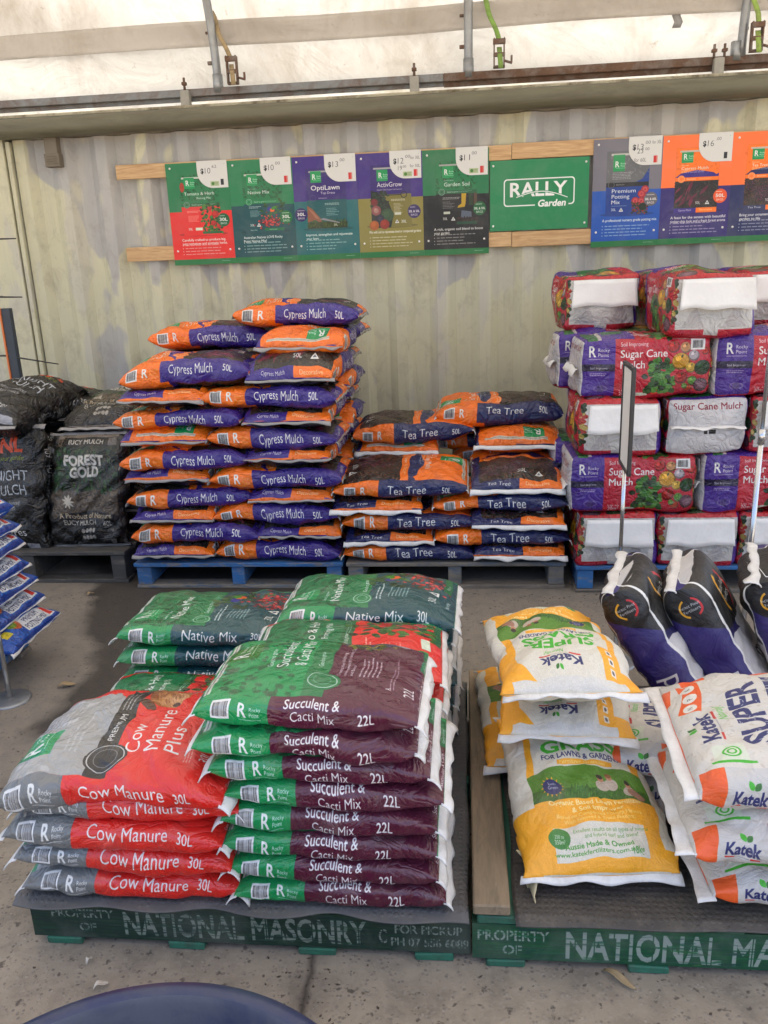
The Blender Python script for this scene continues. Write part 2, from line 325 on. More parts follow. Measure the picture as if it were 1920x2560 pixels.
def blend_front(A):
    A.rect(0, 0, 1, 1.5, (.76, .75, .74)); K = (.03, .03, .033)
    A.poly([(0, 1.5), (1, 1.5), (1, .95), (.7, .9), (.3, .9), (0, .95)], K); A.poly([(0, .95), (.3, .9), (.34, .82), (.1, .88), (0, .86)], (.10, .08, .30))
    swoosh(A, .5, 1.14, .2); A.text('m', .45, .45, .16, (.1, .1, .15)); A.text('Blend', .3, .2, .12, (.15, .12, .4))
def swoosh(A, x, y, k):
    A.ring(x-.1*k, y, k, .2*k, (.86, .62, .05), 1, 1.9, 4.3); A.ring(x+.1*k, y, k, .2*k, (.75, .08, .1), 1, -1.25, 1.2)
    A.text('Incitec Pivot', x, y+.08*k, .3*k, WHT, al='c', w=2.0*k); A.text('Fertilisers', x, y-.38*k, .3*k, WHT, al='c', w=1.6*k)
def blend_panel(A, L, T):
    A.rect(-.01, 0, L*1.01, T, (.15, .11, .40)); K = (.035, .035, .04)
    A.poly([(0, 0), (.16*L, 0), (.36*L, T), (0, T)], K)
    A.rect(0, -.02*T, L, .045*T, WHT); A.rect(0, .955*T, L, 1.02*T, WHT)
    o = A.F; A.frame(o[0]+o[2]*.15*L+o[4]*.55*T, o[1]+o[3]*.15*L+o[5]*.55*T, o[4]*.9, o[5]*.9, -o[2], -o[3]); swoosh(A, 0, 0, .036); A.F = o
    A.text('Blend', .92*L, .72*T, .40*T, WHT, w=.33*L, rot=PI)
def eucy_front(A):
    A.rect(0, 0, 1, 1.5, (.30, .26, .21)); A.rect(0, 1.38, 1, 1.5, (.46, .41, .36)); A.rect(.13, 1.27, 1, 1.4, BLK); A.text('EUCY MULCH', .24, 1.3, .06, (.72, .70, .66), w=.54, bold=.02)
    A.rect(.86, 1.28, .99, 1.39, (.4, .38, .36)); A.rect(0, .74, 1, 1.27, (.04, .11, .05))
    for i in range(200): A.leaf(A.rng.uniform(0, .95), A.rng.uniform(.74, 1.2), .07, .03, A.rng.uniform(0, 6), [(.04, .16, .05), (.07, .24, .08), (.03, .07, .04), (.16, .28, .11)][A.rng.integers(4)])
    for i in range(9): x = .35+.07*i; A.rect(x, .76, x+.02, 1.2, (.10, .085, .06))
    A.text('FOREST', .2, 1.04, .115, (.5, .49, .46), w=.6, bold=.07); A.text('GOLD', .3, .9, .115, (.5, .49, .46), w=.42, bold=.07)
    A.text('FOREST', .2, 1.04, .115, (.74, .73, .7), w=.6, bold=.03); A.text('GOLD', .3, .9, .115, (.74, .73, .7), w=.42, bold=.03)
    A.bark(0, .45, 1, .72, 500, [(.33, .28, .22), (.2, .165, .13), (.4, .35, .28)], .04, .005)
    A.poly([(0, .4), (.2, .46), (.5, .49), (.8, .47), (1, .42), (1, 0), (0, 0)], BLK)
    for j in range(9): A.leaf(.25, .6, .09, .014, j*.7, (.7, .68, .62))
    A.text('A Product of Nature', .1, .4, .06, (.70, .63, .52), w=.8, bold=.015); A.text('EUCY MULCH', .14, .32, .055, (.66, .64, .6), w=.5, bold=.02); A.text('60L', .76, .31, .06, (.66, .64, .6), w=.13)
    for i in range(8): A.ell(.42+.06*(i % 4), .25-.09*(i//4), .03, .03, (.6, .58, .55), n=8)
    A.text('GREENLIFE', .68, .24, .03, (.5, .5, .48), w=.24); A.greek(.66, .22, .28, .1, 4, (.5, .5, .5), .6); A.greek(.04, .2, .3, .1, 4, (.4, .4, .4), .6); A.rect(.86, .05, .94, .13, (.45, .44, .42))
def dark_panel(A, L, T):
    A.rect(-.01, 0, L*1.01, T, (.035, .035, .036)); A.text('MIDNIGHT MULCH', .3*L, .35*T, .26*T, (.55, .57, .58), w=.36*L); A.text('60L', .72*L, .3*T, .34*T, (.7, .7, .7), w=.08*L)
def midnight_front(A):
    A.rect(0, 0, 1, 1.5, (.035, .035, .038))
    for i in range(300): A.ell(A.rng.uniform(0, 1), A.rng.uniform(.05, .5), .05, .02, [(.05, .05, .05), (.08, .08, .085), (.025, .025, .025)][i % 3], A.rng.uniform(0, 3), n=7)
    A.text('ANL', .3, 1.16, .15, (.74, .24, .06), w=.52, bold=.04); A.text('for your garden', .36, 1.07, .05, (.5, .56, .14), w=.5, ital=.2)
    A.text('MIDNIGHT', .12, .85, .11, (.68, .70, .72), w=.78); A.text('MULCH', .4, .69, .11, (.68, .70, .72), w=.46)
    A.text('colour enhanced', .4, .58, .04, (.7, .7, .7), w=.36); A.text('black mulch', .4, .52, .04, (.7, .7, .7), w=.3); A.text('60 litres', .3, .22, .09, (.75, .75, .74), w=.5); A.rect(.76, .02, .95, .12, (.6, .6, .62))
def potting_front(A):
    B = (.03, .28, .62); A.rect(0, 0, 1, 1.5, B)
    for i in range(900): A.ell(A.rng.uniform(0, 1), A.rng.uniform(0, 1.5), .016, .012, [(.03, .20, .48), (.06, .34, .68), (.12, .44, .76), (.03, .14, .36)][i % 4], A.rng.uniform(0, 3), .7, 7)
    A.rect(.36, .07, .98, .23, (.80, .81, .82)); A.text('PREMIUM', .62, .16, .052, (.12, .16, .32), w=.32, al='c', bold=.015); A.text('POTTING MIX', .62, .085, .052, (.12, .16, .32), w=.46, al='c', bold=.015)
    A.rect(.89, .09, .965, .22, (.8, .16, .12)); A.ell(.3, .2, .08, .07, (.7, .35, .12)); A.ell(.27, .22, .06, .05, (.4, .5, .08)); A.rect(.03, .16, .16, .25, (.75, .68, .1)); A.text('25L', .1, .55, .09, WHT)
    A.rect(0, 0, 1, .05, (.05, .2, .5))
def potting_back(A): A.rect(0, 0, 1, 1.5, (.03, .29, .63)); A.rect(.3, 0, .55, .2, (.7, .75, .8))

def veg(A, n=1.0):      # a heap of vegetables, frame 0..1 x 0..1
    for i in range(90): A.leaf(A.rng.uniform(0, .45), A.rng.uniform(.05, .6), .13, .05, A.rng.uniform(0, 6), [(.10, .28, .08), (.2, .42, .14), (.06, .17, .06), (.3, .5, .2)][i % 4])
    for x, y, r, c in ((.42, .88, .1, (.62, .08, .05)), (.62, .86, .09, (.68, .48, .3)), (.55, .62, .15, (.72, .52, .10)), (.76, .72, .09, (.62, .58, .6)), (.72, .5, .09, (.72, .58, .22)), (.9, .5, .13, (.05, .2, .08)), (.57, .32, .11, (.55, .05, .05)), (.76, .26, .08, (.3, .48, .18)), (.9, .18, .12, (.2, .1, .15)), (.95, .8, .07, (.65, .12, .06)), (.7, .12, .07, (.66, .2, .06)), (.64, .16, .05, (.35, .5, .2))):
        A.ell(x, y, r, r*1.05, [v*.6 for v in c]); A.ell(x-.01, y+.015, r*.88, r*.9, c); A.ell(x-r*.3, y+r*.35, r*.34, r*.28, [min(1, v*1.25+.04) for v in c], .5); A.leaf(x, y+r*.4, r*.5, r*.1, 1.2, (.12, .22, .08))
    for j in range(18): A.leaf(.9, .18, .12, .008, j*.35, (.45, .3, .36))
CRIM = (.68, .05, .16); VIO = (.24, .10, .50)
BL, BW, BH = .60, .39, .285
def bale_art(ppm=900):
    Wt = 2*BL+BW; A = Art(Wt, 2*BH+2*BW, ppm, CRIM); cells = {}
    def cell(k, x, y, w, h): cells[k] = (x/Wt, y/(2*BH+2*BW), w/Wt, h/(2*BH+2*BW)); A.frame(x, y, w, 0, 0, h)
    for k, ox in (('front', 0), ('back', BL)):
        cell(k, ox, 0, BL, BH); A.rect(0, 0, 1, 1, CRIM); A.rect(0, 0, .27, 1, VIO); A.rect(0, .46, .27, .58, (.085, .045, .20))
        A.text('R', .07, .70, .17, WHT, w=.055, bold=.02); A.text('Rocky', .14, .78, .055, WHT, w=.085); A.text('Point', .14, .70, .055, WHT, w=.08); A.rect(.07, .655, .22, .665, WHT, .6)
        A.text('Soil Improver', .08, .495, .038, WHT, w=.14); A.greek(.08, .43, .14, .06, 2, WHT, .7); A.ring(.165, .17, .055, .012, (.4, .33, .55)); A.ell(.165, .17, .03, .06, (.25, .16, .42))
        A.text('Soil Improving', .31, .86, .06, WHT, w=.21); A.text('Sugar Cane', .31, .68, .12, WHT, w=.36, bold=.012); A.text('Mulch', .31, .5, .12, WHT, w=.19, bold=.012)
        A.text('Up to', .31, .12, .03, WHT); A.text('20m²', .31, .04, .07, WHT, w=.085); A.rect(.44, .04, .53, .1, (.75, .78, .7)); A.rect(.56, .03, .61, .2, (.8, .2, .14))
        o = A.sub(.52, .04, .46, .9); veg(A); A.F = o; A.poly([(.68, .97), (.84, .93), (.84, .95), (.68, .985)], (.5, .38, .3)); A.rect(.84, .78, .95, .95, (.8, .8, .8)); A.barcode(.845, .79, .1, .15)
    cell('end', 2*BL, 0, BW, BH); A.rect(0, 0, 1, 1, (.74, .73, .71)); A.rect(0, 0, 1, .11, CRIM); A.rect(.4, 0, .56, .14, (.74, .73, .71)); A.rect(0, .9, 1, 1, (.70, .06, .10)); A.rect(0, 0, .07, 1, CRIM); A.rect(.95, 0, 1, .5, VIO)
    for i in range(40): A.ell(A.rng.uniform(0, .08), A.rng.uniform(.2, .9), .03, .04, [(.1, .25, .08), (.6, .12, .06), (.65, .58, .3), (.06, .16, .06)][i % 4], n=8)
    A.poly([(.14, .14), (.4, .14), (.3, .5)], (.68, .66, .65)); A.poly([(.6, .14), (.88, .14), (.74, .5)], (.68, .66, .65)); A.greek(.1, .08, .3, .05, 2, (.8, .5, .55), .5)
    cell('end2', 2*BL, BH, BW, BH); A.rect(0, 0, 1, 1, (.76, .75, .75)); A.text('Sugar Cane Mulch', .5, .78, .105, (.48, .04, .10), w=.82, al='c', bold=.012)
    A.poly([(.04, .08), (.04, .92), (.3, .5)], (.71, .71, .72)); A.poly([(.96, .08), (.96, .92), (.7, .5)], (.71, .71, .72)); A.rect(.46, .37, .5, .44, BLK); A.rect(.52, .37, .6, .44, BLK)
    cell('top', 0, BH, BL, BW); A.rect(0, 0, 1, 1, VIO); A.rect(.42, 0, 1, 1, (.66, .05, .10)); o = A.sub(.55, .0, .45, 1.0); veg(A); A.F = o
    A.rect(.06, 0, .14, 1, (.06, .36, .15)); A.rect(.14, .02, .17, .98, (.7, .68, .66)); A.rect(.19, .3, .36, .6, (.06, .38, .16)); A.text('Sugar Cane', .47, .12, .07, WHT, w=.4, rot=PI/2); A.text('Mulch', .54, .12, .07, WHT, w=.2, rot=PI/2); A.greek(.6, .3, .2, .15, 3, WHT, .6)
    A.rect(.9, .6, .97, .9, (.5, .1, .09))
    cell('bottom', BL, BH, BL, BW); A.rect(0, 0, 1, 1, CRIM)
    return A.image('bale_print'), cells

# ---- posters on the wall: w x h metres
PW, PH = .418, .632
def poster(name, topc, botc, split, front, head, price, badge, badgecol, bp=(.86, .36), ink=WHT):
    A = Art(PW, PH, 900, botc); A.frame(0, 0, PW, 0, 0, PW)      # r 0..1, u 0..1.512
    A.rect(0, split, 1, 1.52, topc); A.rect(0, 0, 1, .085, (.07, .42, .20)); A.greek(.78, .055, .15, .02, 1, WHT, .6)
    A.ell(.52, .46, .4, .03, [v*.7 for v in botc], alpha=.7)
    o = A.sub(.2, .44, .62, .6); front(A); A.F = o
    A.poly([(.18, .42), (.2, .42), (.2, 1.34), (.16, 1.3)], botc if False else topc, .0)
    for i, t in enumerate(head): A.text(t, .16, .36-.055*i, .036, ink, w=min(.8, .0215*len(t)), bold=.015)
    y = .29-.0*len(head)
    for i in range(4): A.rect(.16, y-.045*i, .17, y+.012-.045*i, ink, .8); A.greek(.2, y+.018-.045*i, .66, .035, 1, ink, .55)
    A.ell(bp[0], bp[1]+.3, .1, .1, badgecol); A.greek(bp[0]-.06, bp[1]+.37, .12, .03, 1, WHT, .7); A.text(badge, bp[0], bp[1]+.285, .045 if len(badge) < 5 else .032, WHT, al='c', w=.13 if len(badge) < 5 else .17, bold=.02); A.text('BAGS', bp[0], bp[1]+.235, .03, WHT, al='c', w=.1)
    return A.image(name)
def price_art(name, price, cents, extra=(), red=True, green=False):
    A = Art(.20, .165, 1100, (.80, .80, .78)); A.frame(0, 0, .2, 0, 0, .2); I = (.22, .22, .23)
    A.text('$', .12, .45, .14, (.06, .06, .07), w=.10, bold=.03); A.text(price, .26, .44, .17, I, w=.045*len(price)+.09, bold=-.012, ital=.05); A.text(cents, .5, .6, .09, I, w=.15, bold=-.012, ital=.08)
    for t, x, y, h, w in extra: A.text(t, x, y, h, I, w=w, bold=-.01, ital=.05)
    if red: A.rect(.76, .06, .88, .26, (.75, .12, .09)); A.rect(.84, .06, .88, .26, (.8, .6, .55), .7)
    else: A.rect(.76, .08, .86, .26, (.12, .11, .12))
    if green: A.rect(.42, .06, .7, .2, (.62, .68, .5)); A.ell(.5, .13, .05, .05, (.25, .45, .15)); A.greek(.56, .17, .12, .08, 2, (.4, .45, .35), .8)
    A.rect(.9, .7, .93, .72, (.6, .7, .65))
    return A.image(name)
def lawn_front(A):
    A.rect(0, 0, 1, 1.5, (.18, .10, .40)); A.rect(0, 0, 1, .74, (.02, .31, .32)); A.rect(.08, 1.4, 1, 1.44, (.6, .6, .6)); tag(A); A.text('OptiLawn', .12, .98, .11, WHT, w=.72, bold=.01); A.text('Top Dress', .36, .88, .055, WHT, w=.36)
    A.ring(.16, .79, .08, .012, (.3, .25, .45)); A.text('Soil Improver', .3, .77, .03, WHT); A.greek(.45, .66, .42, .06, 2, WHT); A.greek(.48, .54, .35, .2, 5, WHT, .5); A.rect(0, .05, 1, .2, (.12, .17, .03))
    for i in range(200): A.leaf(A.rng.uniform(0, 1), A.rng.uniform(.03, .2), .09, .008, A.rng.uniform(1.1, 2), [(.2, .27, .05), (.12, .2, .04), (.28, .33, .08)][i % 3])
    A.poly([(0, .62), (.14, .52), (.32, .3), (.36, .22), (.3, .2), (.18, .26), (0, .2)], (.5, .3, .2)); A.poly([(.02, .55), (.16, .46), (.3, .28), (.2, .3)], (.6, .4, .3)); A.poly([(.3, .27), (.8, .16), (.82, .18), (.4, .3)], (.5, .5, .52)); A.text('30L', .66, .1, .05, WHT)
def activ_front(A):
    A.rect(0, 0, 1, 1.5, (.18, .10, .40)); A.rect(0, 0, 1, .8, (.44, .41, .16)); A.rect(.08, 1.4, 1, 1.44, (.6, .6, .6)); tag(A, .16, 1.12); A.text('ActivGrow', .16, .98, .11, WHT, w=.62); A.text('Healthy Yield Organic Soil Improver', .16, .9, .03, WHT, w=.62)
    A.ring(.82, .78, .08, .02, (.12, .1, .14)); A.rect(.2, .77, .74, .79, (.12, .1, .14)); A.greek(.5, .68, .4, .05, 2, WHT); A.greek(.56, .58, .24, .25, 8, WHT, .6)
    A.poly([(0, 0), (.48, 0), (.55, .3), (.44, .6), (.16, .86), (0, .9)], (.06, .08, .06))
    for i in range(120): A.leaf(A.rng.uniform(.05, .4), A.rng.uniform(.4, .85), .09, .025, A.rng.uniform(0, 6), [(.08, .16, .08), (.12, .2, .12), (.05, .1, .05)][i % 3])
    for x, y, r, c in ((.08, .62, .09, (.4, .1, .1)), (.12, .42, .12, (.5, .25, .25)), (.4, .3, .16, (.16, .27, .16)), (.2, .2, .12, (.05, .06, .14)), (.06, .06, .12, (.6, .3, .06)), (.32, .08, .12, (.5, .13, .06)), (.12, .42, .06, (.6, .45, .4)), (.22, .22, .05, (.12, .14, .25))): A.ell(x, y, r, r, c); A.ell(x-.02, y+.03, r*.5, r*.5, [v*1.3 for v in c], alpha=.5)
    A.text('30L', .74, .1, .07, WHT); tri(A, .58, .1); A.rect(.58, .3, .74, .36, (.75, .76, .7))
def soil_front(A):
    A.rect(0, 0, 1, 1.5, (.02, .022, .028)); A.rect(0, .76, 1, 1.5, GRN2); veins(A, .85, 1.5, (.03, .25, .12), 80); A.rect(.08, 1.4, 1, 1.44, (.6, .6, .58)); tag(A, .16, 1.12); A.text('Good to grow', .2, 1.05, .03, WHT); A.text('Garden Soil', .2, .92, .09, WHT, w=.62)
    band(A, .74, (.04, .33, .18), 'Good to grow'); A.greek(.16, .66, .45, .06, 2, WHT); A.greek(.16, .56, .3, .18, 5, WHT, .5); A.poly([(.62, .74), (.74, .74), (.72, .5), (.7, .42), (.52, .4), (.54, .45), (.62, .5)], (.68, .55, .06)); A.rect(.8, .45, .9, .74, (.12, .2, .08)); A.rect(.92, .4, 1, .74, (.3, .22, .14))
    A.poly([(.6, .14), (.88, .1), (.86, .3), (.62, .34)], (.3, .34, .4)); A.bark(.5, .02, 1, .16, 120, [(.14, .08, .06), (.08, .05, .04), (.2, .12, .09)], .05, .02); A.rect(.18, .26, .34, .32, (.7, .72, .66)); A.text('30L', .16, .12, .06, WHT); tri(A, .36, .1); A.rect(.5, .0, 1, .07, (.03, .24, .15))
def premium_front(A):
    B = (.03, .20, .50); A.rect(0, 0, 1, 1.5, B); A.poly([(0, 1.5), (1, 1.5), (1, 1.1), (.85, .85), (.7, .78), (0, .78)], (.36, .37, .38)); veins(A, .9, 1.4, (.4, .41, .42), 40); A.rect(.1, 1.4, .7, 1.45, (.7, .7, .68)); A.rect(.15, 1.04, .42, 1.42, GRN); A.logo(.2, 1.14, .13, WHT); A.greek(.14, 1.02, .6, .18, 5, (.7, .7, .7), .6)
    A.rect(0, .68, 1, .78, (.09, .09, .10)); A.ring(.12, .73, .08, .02, (.3, .3, .3)); A.text('PREMIUM', .24, .71, .035, (.6, .6, .6)); A.text('Premium', .14, .54, .09, WHT, w=.56); A.text('Potting', .14, .41, .09, WHT, w=.42); A.text('Mix', .14, .28, .09, WHT, w=.2); A.rect(.14, .23, .5, .24, WHT, .5)
    for x, y, r in ((.92, .6, .09), (.84, .5, .09), (.7, .34, .09), (.84, .33, .09), (.96, .42, .08), (.96, .24, .06)): A.ell(x, y, r, r, (.6, .13, .17)); A.ell(x, y, r*.65, r*.65, (.72, .28, .28)); A.ell(x, y, r*.3, r*.3, (.62, .12, .18))
    for i in range(90): A.ell(A.rng.uniform(.62, 1), A.rng.uniform(.04, .3), .025, .02, [(.08, .16, .06), (.45, .08, .12), (.3, .26, .16), (.5, .12, .1)][i % 4], n=7)
    A.ell(.88, .2, .09, .09, (.05, .13, .05)); A.text('30L', .14, .12, .06, WHT); tri(A, .32, .1)
def rally_art():
    w, h = .614, .418; A = Art(w, h, 900, (.02, .47, .275)); A.frame(0, 0, w, 0, 0, w); c = (.88, .88, .87)
    def rr(x0, y0, x1, y1, r, col):
        P = []
        for cx, cy, a in ((x1-r, y0+r, -PI/2), (x1-r, y1-r, 0), (x0+r, y1-r, PI/2), (x0+r, y0+r, PI)):
            for k in range(7): P.append((cx+r*math.cos(a+k*PI/12), cy+r*math.sin(a+k*PI/12)))
        A.poly(P, col)
    rr(.14, .235, .86, .50, .035, c); rr(.152, .247, .848, .488, .026, (.02, .47, .275))
    A.rect(.46, .2, .80, .262, (.02, .47, .275)); A.text('RALLY', .205, .330, .13, c, w=.58, bold=.022); t = np.linspace(0, 1, 24); bx = .27+.52*t; by = .322+.058*np.sin(PI*t)-.018*t
    for o, w, cc in ((0, .010, (.02, .47, .275)), (0, .0045, c)): A.poly(np.concatenate([np.stack([bx, by+w], 1), np.stack([bx, by-w], 1)[::-1]]), cc)
    A.text('Garden', .485, .225, .062, c, w=.285, bold=.035, ital=.18)
    return A.image('rally_print')
def stencil_art(words, base, ink, seed, wear, w=1.12, h=.095):
    A = Art(w, h, 1100, base); A.rng = np.random.default_rng(seed)
    for i in range(500): A.ell(A.rng.uniform(0, w), A.rng.uniform(0, h), A.rng.uniform(.01, .06), A.rng.uniform(.0006, .003), [v*A.rng.uniform(.7, 1.5)+.01 for v in base], 0, .35, 8)
    for t, x, y, hh, ww in words:
        A.text(t, x, y, hh, ink, w=ww, bold=.02, alpha=.85)
        n = len(t)
        for k in range(n): A.rect(x+ww*(k+.45)/n, y-.003, x+ww*(k+.45)/n+.0028, y+hh+.003, base)
        A.rect(x, y+hh*.52, x+ww, y+hh*.58, base, .6)
    for i in range(wear):
        A.ell(A.rng.uniform(0, w), A.rng.uniform(0, h), A.rng.uniform(.006, .04), A.rng.uniform(.0006, .0035), [v*A.rng.uniform(.8, 1.4) for v in base], A.rng.normal(0, .1), A.rng.uniform(.3, .8), 8)
    for i in range(wear//3): A.ell(A.rng.uniform(.1*w, w), A.rng.uniform(0, h), A.rng.uniform(.01, .05), A.rng.uniform(.0006, .002), (.33, .34, .31), 0, .3, 8)
    return A.image('stencil_print')
# ---------------------------------------------------------------- materials
def new_mat(name):
    m = bpy.data.materials.new(name); m.use_nodes = True
    nt = m.node_tree; b = nt.nodes['Principled BSDF']
    return m, nt, b
def nd(nt, t, **kw):
    n = nt.nodes.new(t)
    for k, v in kw.items():
        if k in n.inputs: n.inputs[k].default_value = v
        else: setattr(n, k, v)
    return n
def noise(nt, vec, scale, detail=3, dist=0.0, rough=.5):
    n = nd(nt, 'ShaderNodeTexNoise', Scale=scale, Detail=detail, Distortion=dist, Roughness=rough)
    if vec is not None: nt.links.new(vec, n.inputs['Vector'])
    return n.outputs['Fac']
def ramp(nt, fac, stops):
    r = nt.nodes.new('ShaderNodeValToRGB'); e = r.color_ramp.elements
    while len(e) < len(stops): e.new(.5)
    for el, (p, c) in zip(e, stops):
        el.position = p; el.color = (*c, 1) if not isinstance(c, (int, float)) else (c, c, c, 1)
    nt.links.new(fac, r.inputs[0]); return r.outputs[0]
def mix(nt, fac, a, b, mode='MIX'):
    m = nt.nodes.new('ShaderNodeMix'); m.data_type = 'RGBA'; m.blend_type = mode
    for s, v in ((m.inputs[0], fac), (m.inputs[6], a), (m.inputs[7], b)):
        if hasattr(v, 'is_linked') or hasattr(v, 'links'): nt.links.new(v, s)
        elif isinstance(v, (int, float)): s.default_value = v
        else: s.default_value = (*v, 1)
    return m.outputs[2]
def mth(nt, op, a, b=0.0, clamp=False):
    m = nt.nodes.new('ShaderNodeMath'); m.operation = op; m.use_clamp = clamp
    for s, v in ((m.inputs[0], a), (m.inputs[1], b)):
        if isinstance(v, (int, float)): s.default_value = v
        else: nt.links.new(v, s)
    return m.outputs[0]
def coords(nt, obj=True, scale=(1, 1, 1), rot=(0, 0, 0), jitter=True):
    tc = nt.nodes.new('ShaderNodeTexCoord'); mp = nt.nodes.new('ShaderNodeMapping')
    mp.inputs['Scale'].default_value = scale; mp.inputs['Rotation'].default_value = rot
    nt.links.new(tc.outputs['Object'], mp.inputs['Vector'])
    if jitter:
        oi = nt.nodes.new('ShaderNodeObjectInfo'); v = nt.nodes.new('ShaderNodeVectorMath'); v.operation = 'SCALE'
        cx = nt.nodes.new('ShaderNodeCombineXYZ')
        for i in range(3): nt.links.new(mth(nt, 'MULTIPLY', oi.outputs['Random'], 13.7+7*i), cx.inputs[i])
        nt.links.new(cx.outputs[0], mp.inputs['Location'])
    return mp.outputs[0]
def bump(nt, b, h, strength=.3, dist=.01, prev=None):
    n = nd(nt, 'ShaderNodeBump', Strength=strength, Distance=dist)
    nt.links.new(h, n.inputs['Height'])
    if prev is not None: nt.links.new(prev, n.inputs['Normal'])
    nt.links.new(n.outputs[0], b.inputs['Normal']); return n.outputs[0]
def film_mat(name, img, rough=.33, crinkle=.35, dust=.25, scale=1.0, woven=False, fine=.8):
    m, nt, b = new_mat(name); L = nt.links
    im = nt.nodes.new('ShaderNodeTexImage'); im.image = img; im.interpolation = 'Linear'; im.extension = 'REPEAT'
    v = coords(nt)
    d = ramp(nt, noise(nt, v, 9*scale, 6, .3, .65), [(.52, 0.0), (.8, 1.0)])
    c = mix(nt, mth(nt, 'MULTIPLY', d, dust), im.outputs['Color'], (.30, .27, .23))
    g = nd(nt, 'ShaderNodeNewGeometry'); sep = nd(nt, 'ShaderNodeSeparateXYZ'); L.new(g.outputs['Normal'], sep.inputs[0])
    top = mth(nt, 'MULTIPLY', mth(nt, 'MAXIMUM', sep.outputs[2], 0.0), dust*.10)
    c = mix(nt, top, c, (.48, .44, .38)); L.new(c, b.inputs['Base Color'])
    L.new(mth(nt, 'ADD', mth(nt, 'MULTIPLY', noise(nt, v, 6, 3), .25), rough-.1), b.inputs['Roughness'])
    b.inputs['Specular IOR Level'].default_value = .7
    n1 = noise(nt, v, 11*scale, 4, 1.6); r1 = mth(nt, 'ABSOLUTE', mth(nt, 'SUBTRACT', n1, .5))
    p = bump(nt, b, mth(nt, 'POWER', mth(nt, 'MULTIPLY', r1, 3.0), .7), crinkle, .016)
    n2 = noise(nt, v, 34*scale, 3, 2.2); r2 = mth(nt, 'ABSOLUTE', mth(nt, 'SUBTRACT', n2, .5))
    p = bump(nt, b, r2, crinkle*fine, .012, p)
    if woven:
        w = nd(nt, 'ShaderNodeTexChecker', Scale=400); L.new(v, w.inputs['Vector']); bump(nt, b, w.outputs['Fac'], .1, .002, p)
        b.inputs['Roughness'].default_value = .6
    return m
def flat_mat(name, col, rough=.6, var=.25, scale=8, bs=.15, metal=0.0, dirt=None, dirtamt=.5, stretch=(1, 1, 1), spec=.4):
    m, nt, b = new_mat(name)
    v = coords(nt, scale=stretch)
    f = noise(nt, v, scale, 6, .2, .62)
    c = mix(nt, f, [x*(1-var) for x in col], [min(1, x*(1+var)) for x in col])
    if dirt is not None:
        d = ramp(nt, noise(nt, v, scale*.6, 8, .5, .7), [(.45, 0.0), (.68, 1.0)])
        c = mix(nt, mth(nt, 'MULTIPLY', d, dirtamt), c, dirt)
    nt.links.new(c, b.inputs['Base Color']); b.inputs['Roughness'].default_value = rough; b.inputs['Metallic'].default_value = metal
    b.inputs['Specular IOR Level'].default_value = spec
    if bs: bump(nt, b, noise(nt, v, scale*4, 5, 0, .6), bs, .01)
    return m
def print_mat(name, img, rough=.45, dirt=.15):
    m, nt, b = new_mat(name)
    im = nt.nodes.new('ShaderNodeTexImage'); im.image = img; im.extension = 'EXTEND'
    v = coords(nt); d = ramp(nt, noise(nt, v, 5, 6, .3, .65), [(.45, 0.0), (.8, 1.0)])
    c = mix(nt, mth(nt, 'MULTIPLY', d, dirt), im.outputs['Color'], (.35, .33, .29)); nt.links.new(c, b.inputs['Base Color'])
    b.inputs['Roughness'].default_value = rough; bump(nt, b, noise(nt, v, 3, 2), .06, .02)
    return m

# ---------------------------------------------------------------- meshes
def link(name, me, parent=None, loc=None):
    o = bpy.data.objects.new(name, me); COL.objects.link(o)
    if parent is not None: o.parent = parent
    if loc is not None: o.location = loc
    return o
def mesh(name, V, F, mats, uv=None, smooth=False, fm=None):
    me = bpy.data.meshes.new(name); me.from_pydata([tuple(map(float, v)) for v in V], [], [tuple(map(int, f)) for f in F])
    for m in (mats if isinstance(mats, (list, tuple)) else [mats]): me.materials.append(m)
    if fm is not None: me.polygons.foreach_set('material_index', np.asarray(fm, np.int32))
    if smooth: me.polygons.foreach_set('use_smooth', np.ones(len(me.polygons), bool))
    if uv is not None:
        ul = me.uv_layers.new(name='UVMap'); li = np.empty(len(me.loops), np.int32); me.loops.foreach_get('vertex_index', li)
        ul.data.foreach_set('uv', np.asarray(uv, np.float32)[li].ravel())
    me.update(); return me
def thing(name, loc=(0, 0, 0), rot=0):
    o = bpy.data.objects.new(name, None); COL.objects.link(o); o.location = loc; o.rotation_euler = (0, 0, rot); o.empty_display_size = .1
    return o
def tag_(o, label, cat, group=None, kind=None):
    o['label'] = label; o['category'] = cat
    if group: o['group'] = group
    if kind: o['kind'] = kind
    return o
def box_bm(bm, c, s, rot=None, bev=.003, jit=0.0):
    M = Matrix.Translation(c) @ (rot.to_matrix().to_4x4() if rot is not None else Matrix.Identity(4)) @ Matrix.Diagonal((*s, 1))
    g = bmesh.ops.create_cube(bm, size=1, matrix=M)
    vs = g['verts']
    if jit:
        for v in vs: v.co += Vector((rnd.uniform(-jit, jit), rnd.uniform(-jit, jit), rnd.uniform(-jit, jit)))
    if bev:
        es = list({e for v in vs for e in v.link_edges}); bmesh.ops.bevel(bm, geom=es, offset=bev, segments=1, affect='EDGES', profile=.5)
def boxes(name, lst, mat, parent=None, bev=.003, jit=0.0):
    bm = bmesh.new()
    for b in lst: box_bm(bm, Vector(b[0]), b[1], Euler(b[2]) if len(b) > 2 else None, bev, jit)
    me = bpy.data.meshes.new(name); bm.to_mesh(me); bm.free(); me.materials.append(mat)
    return link(name, me, parent)
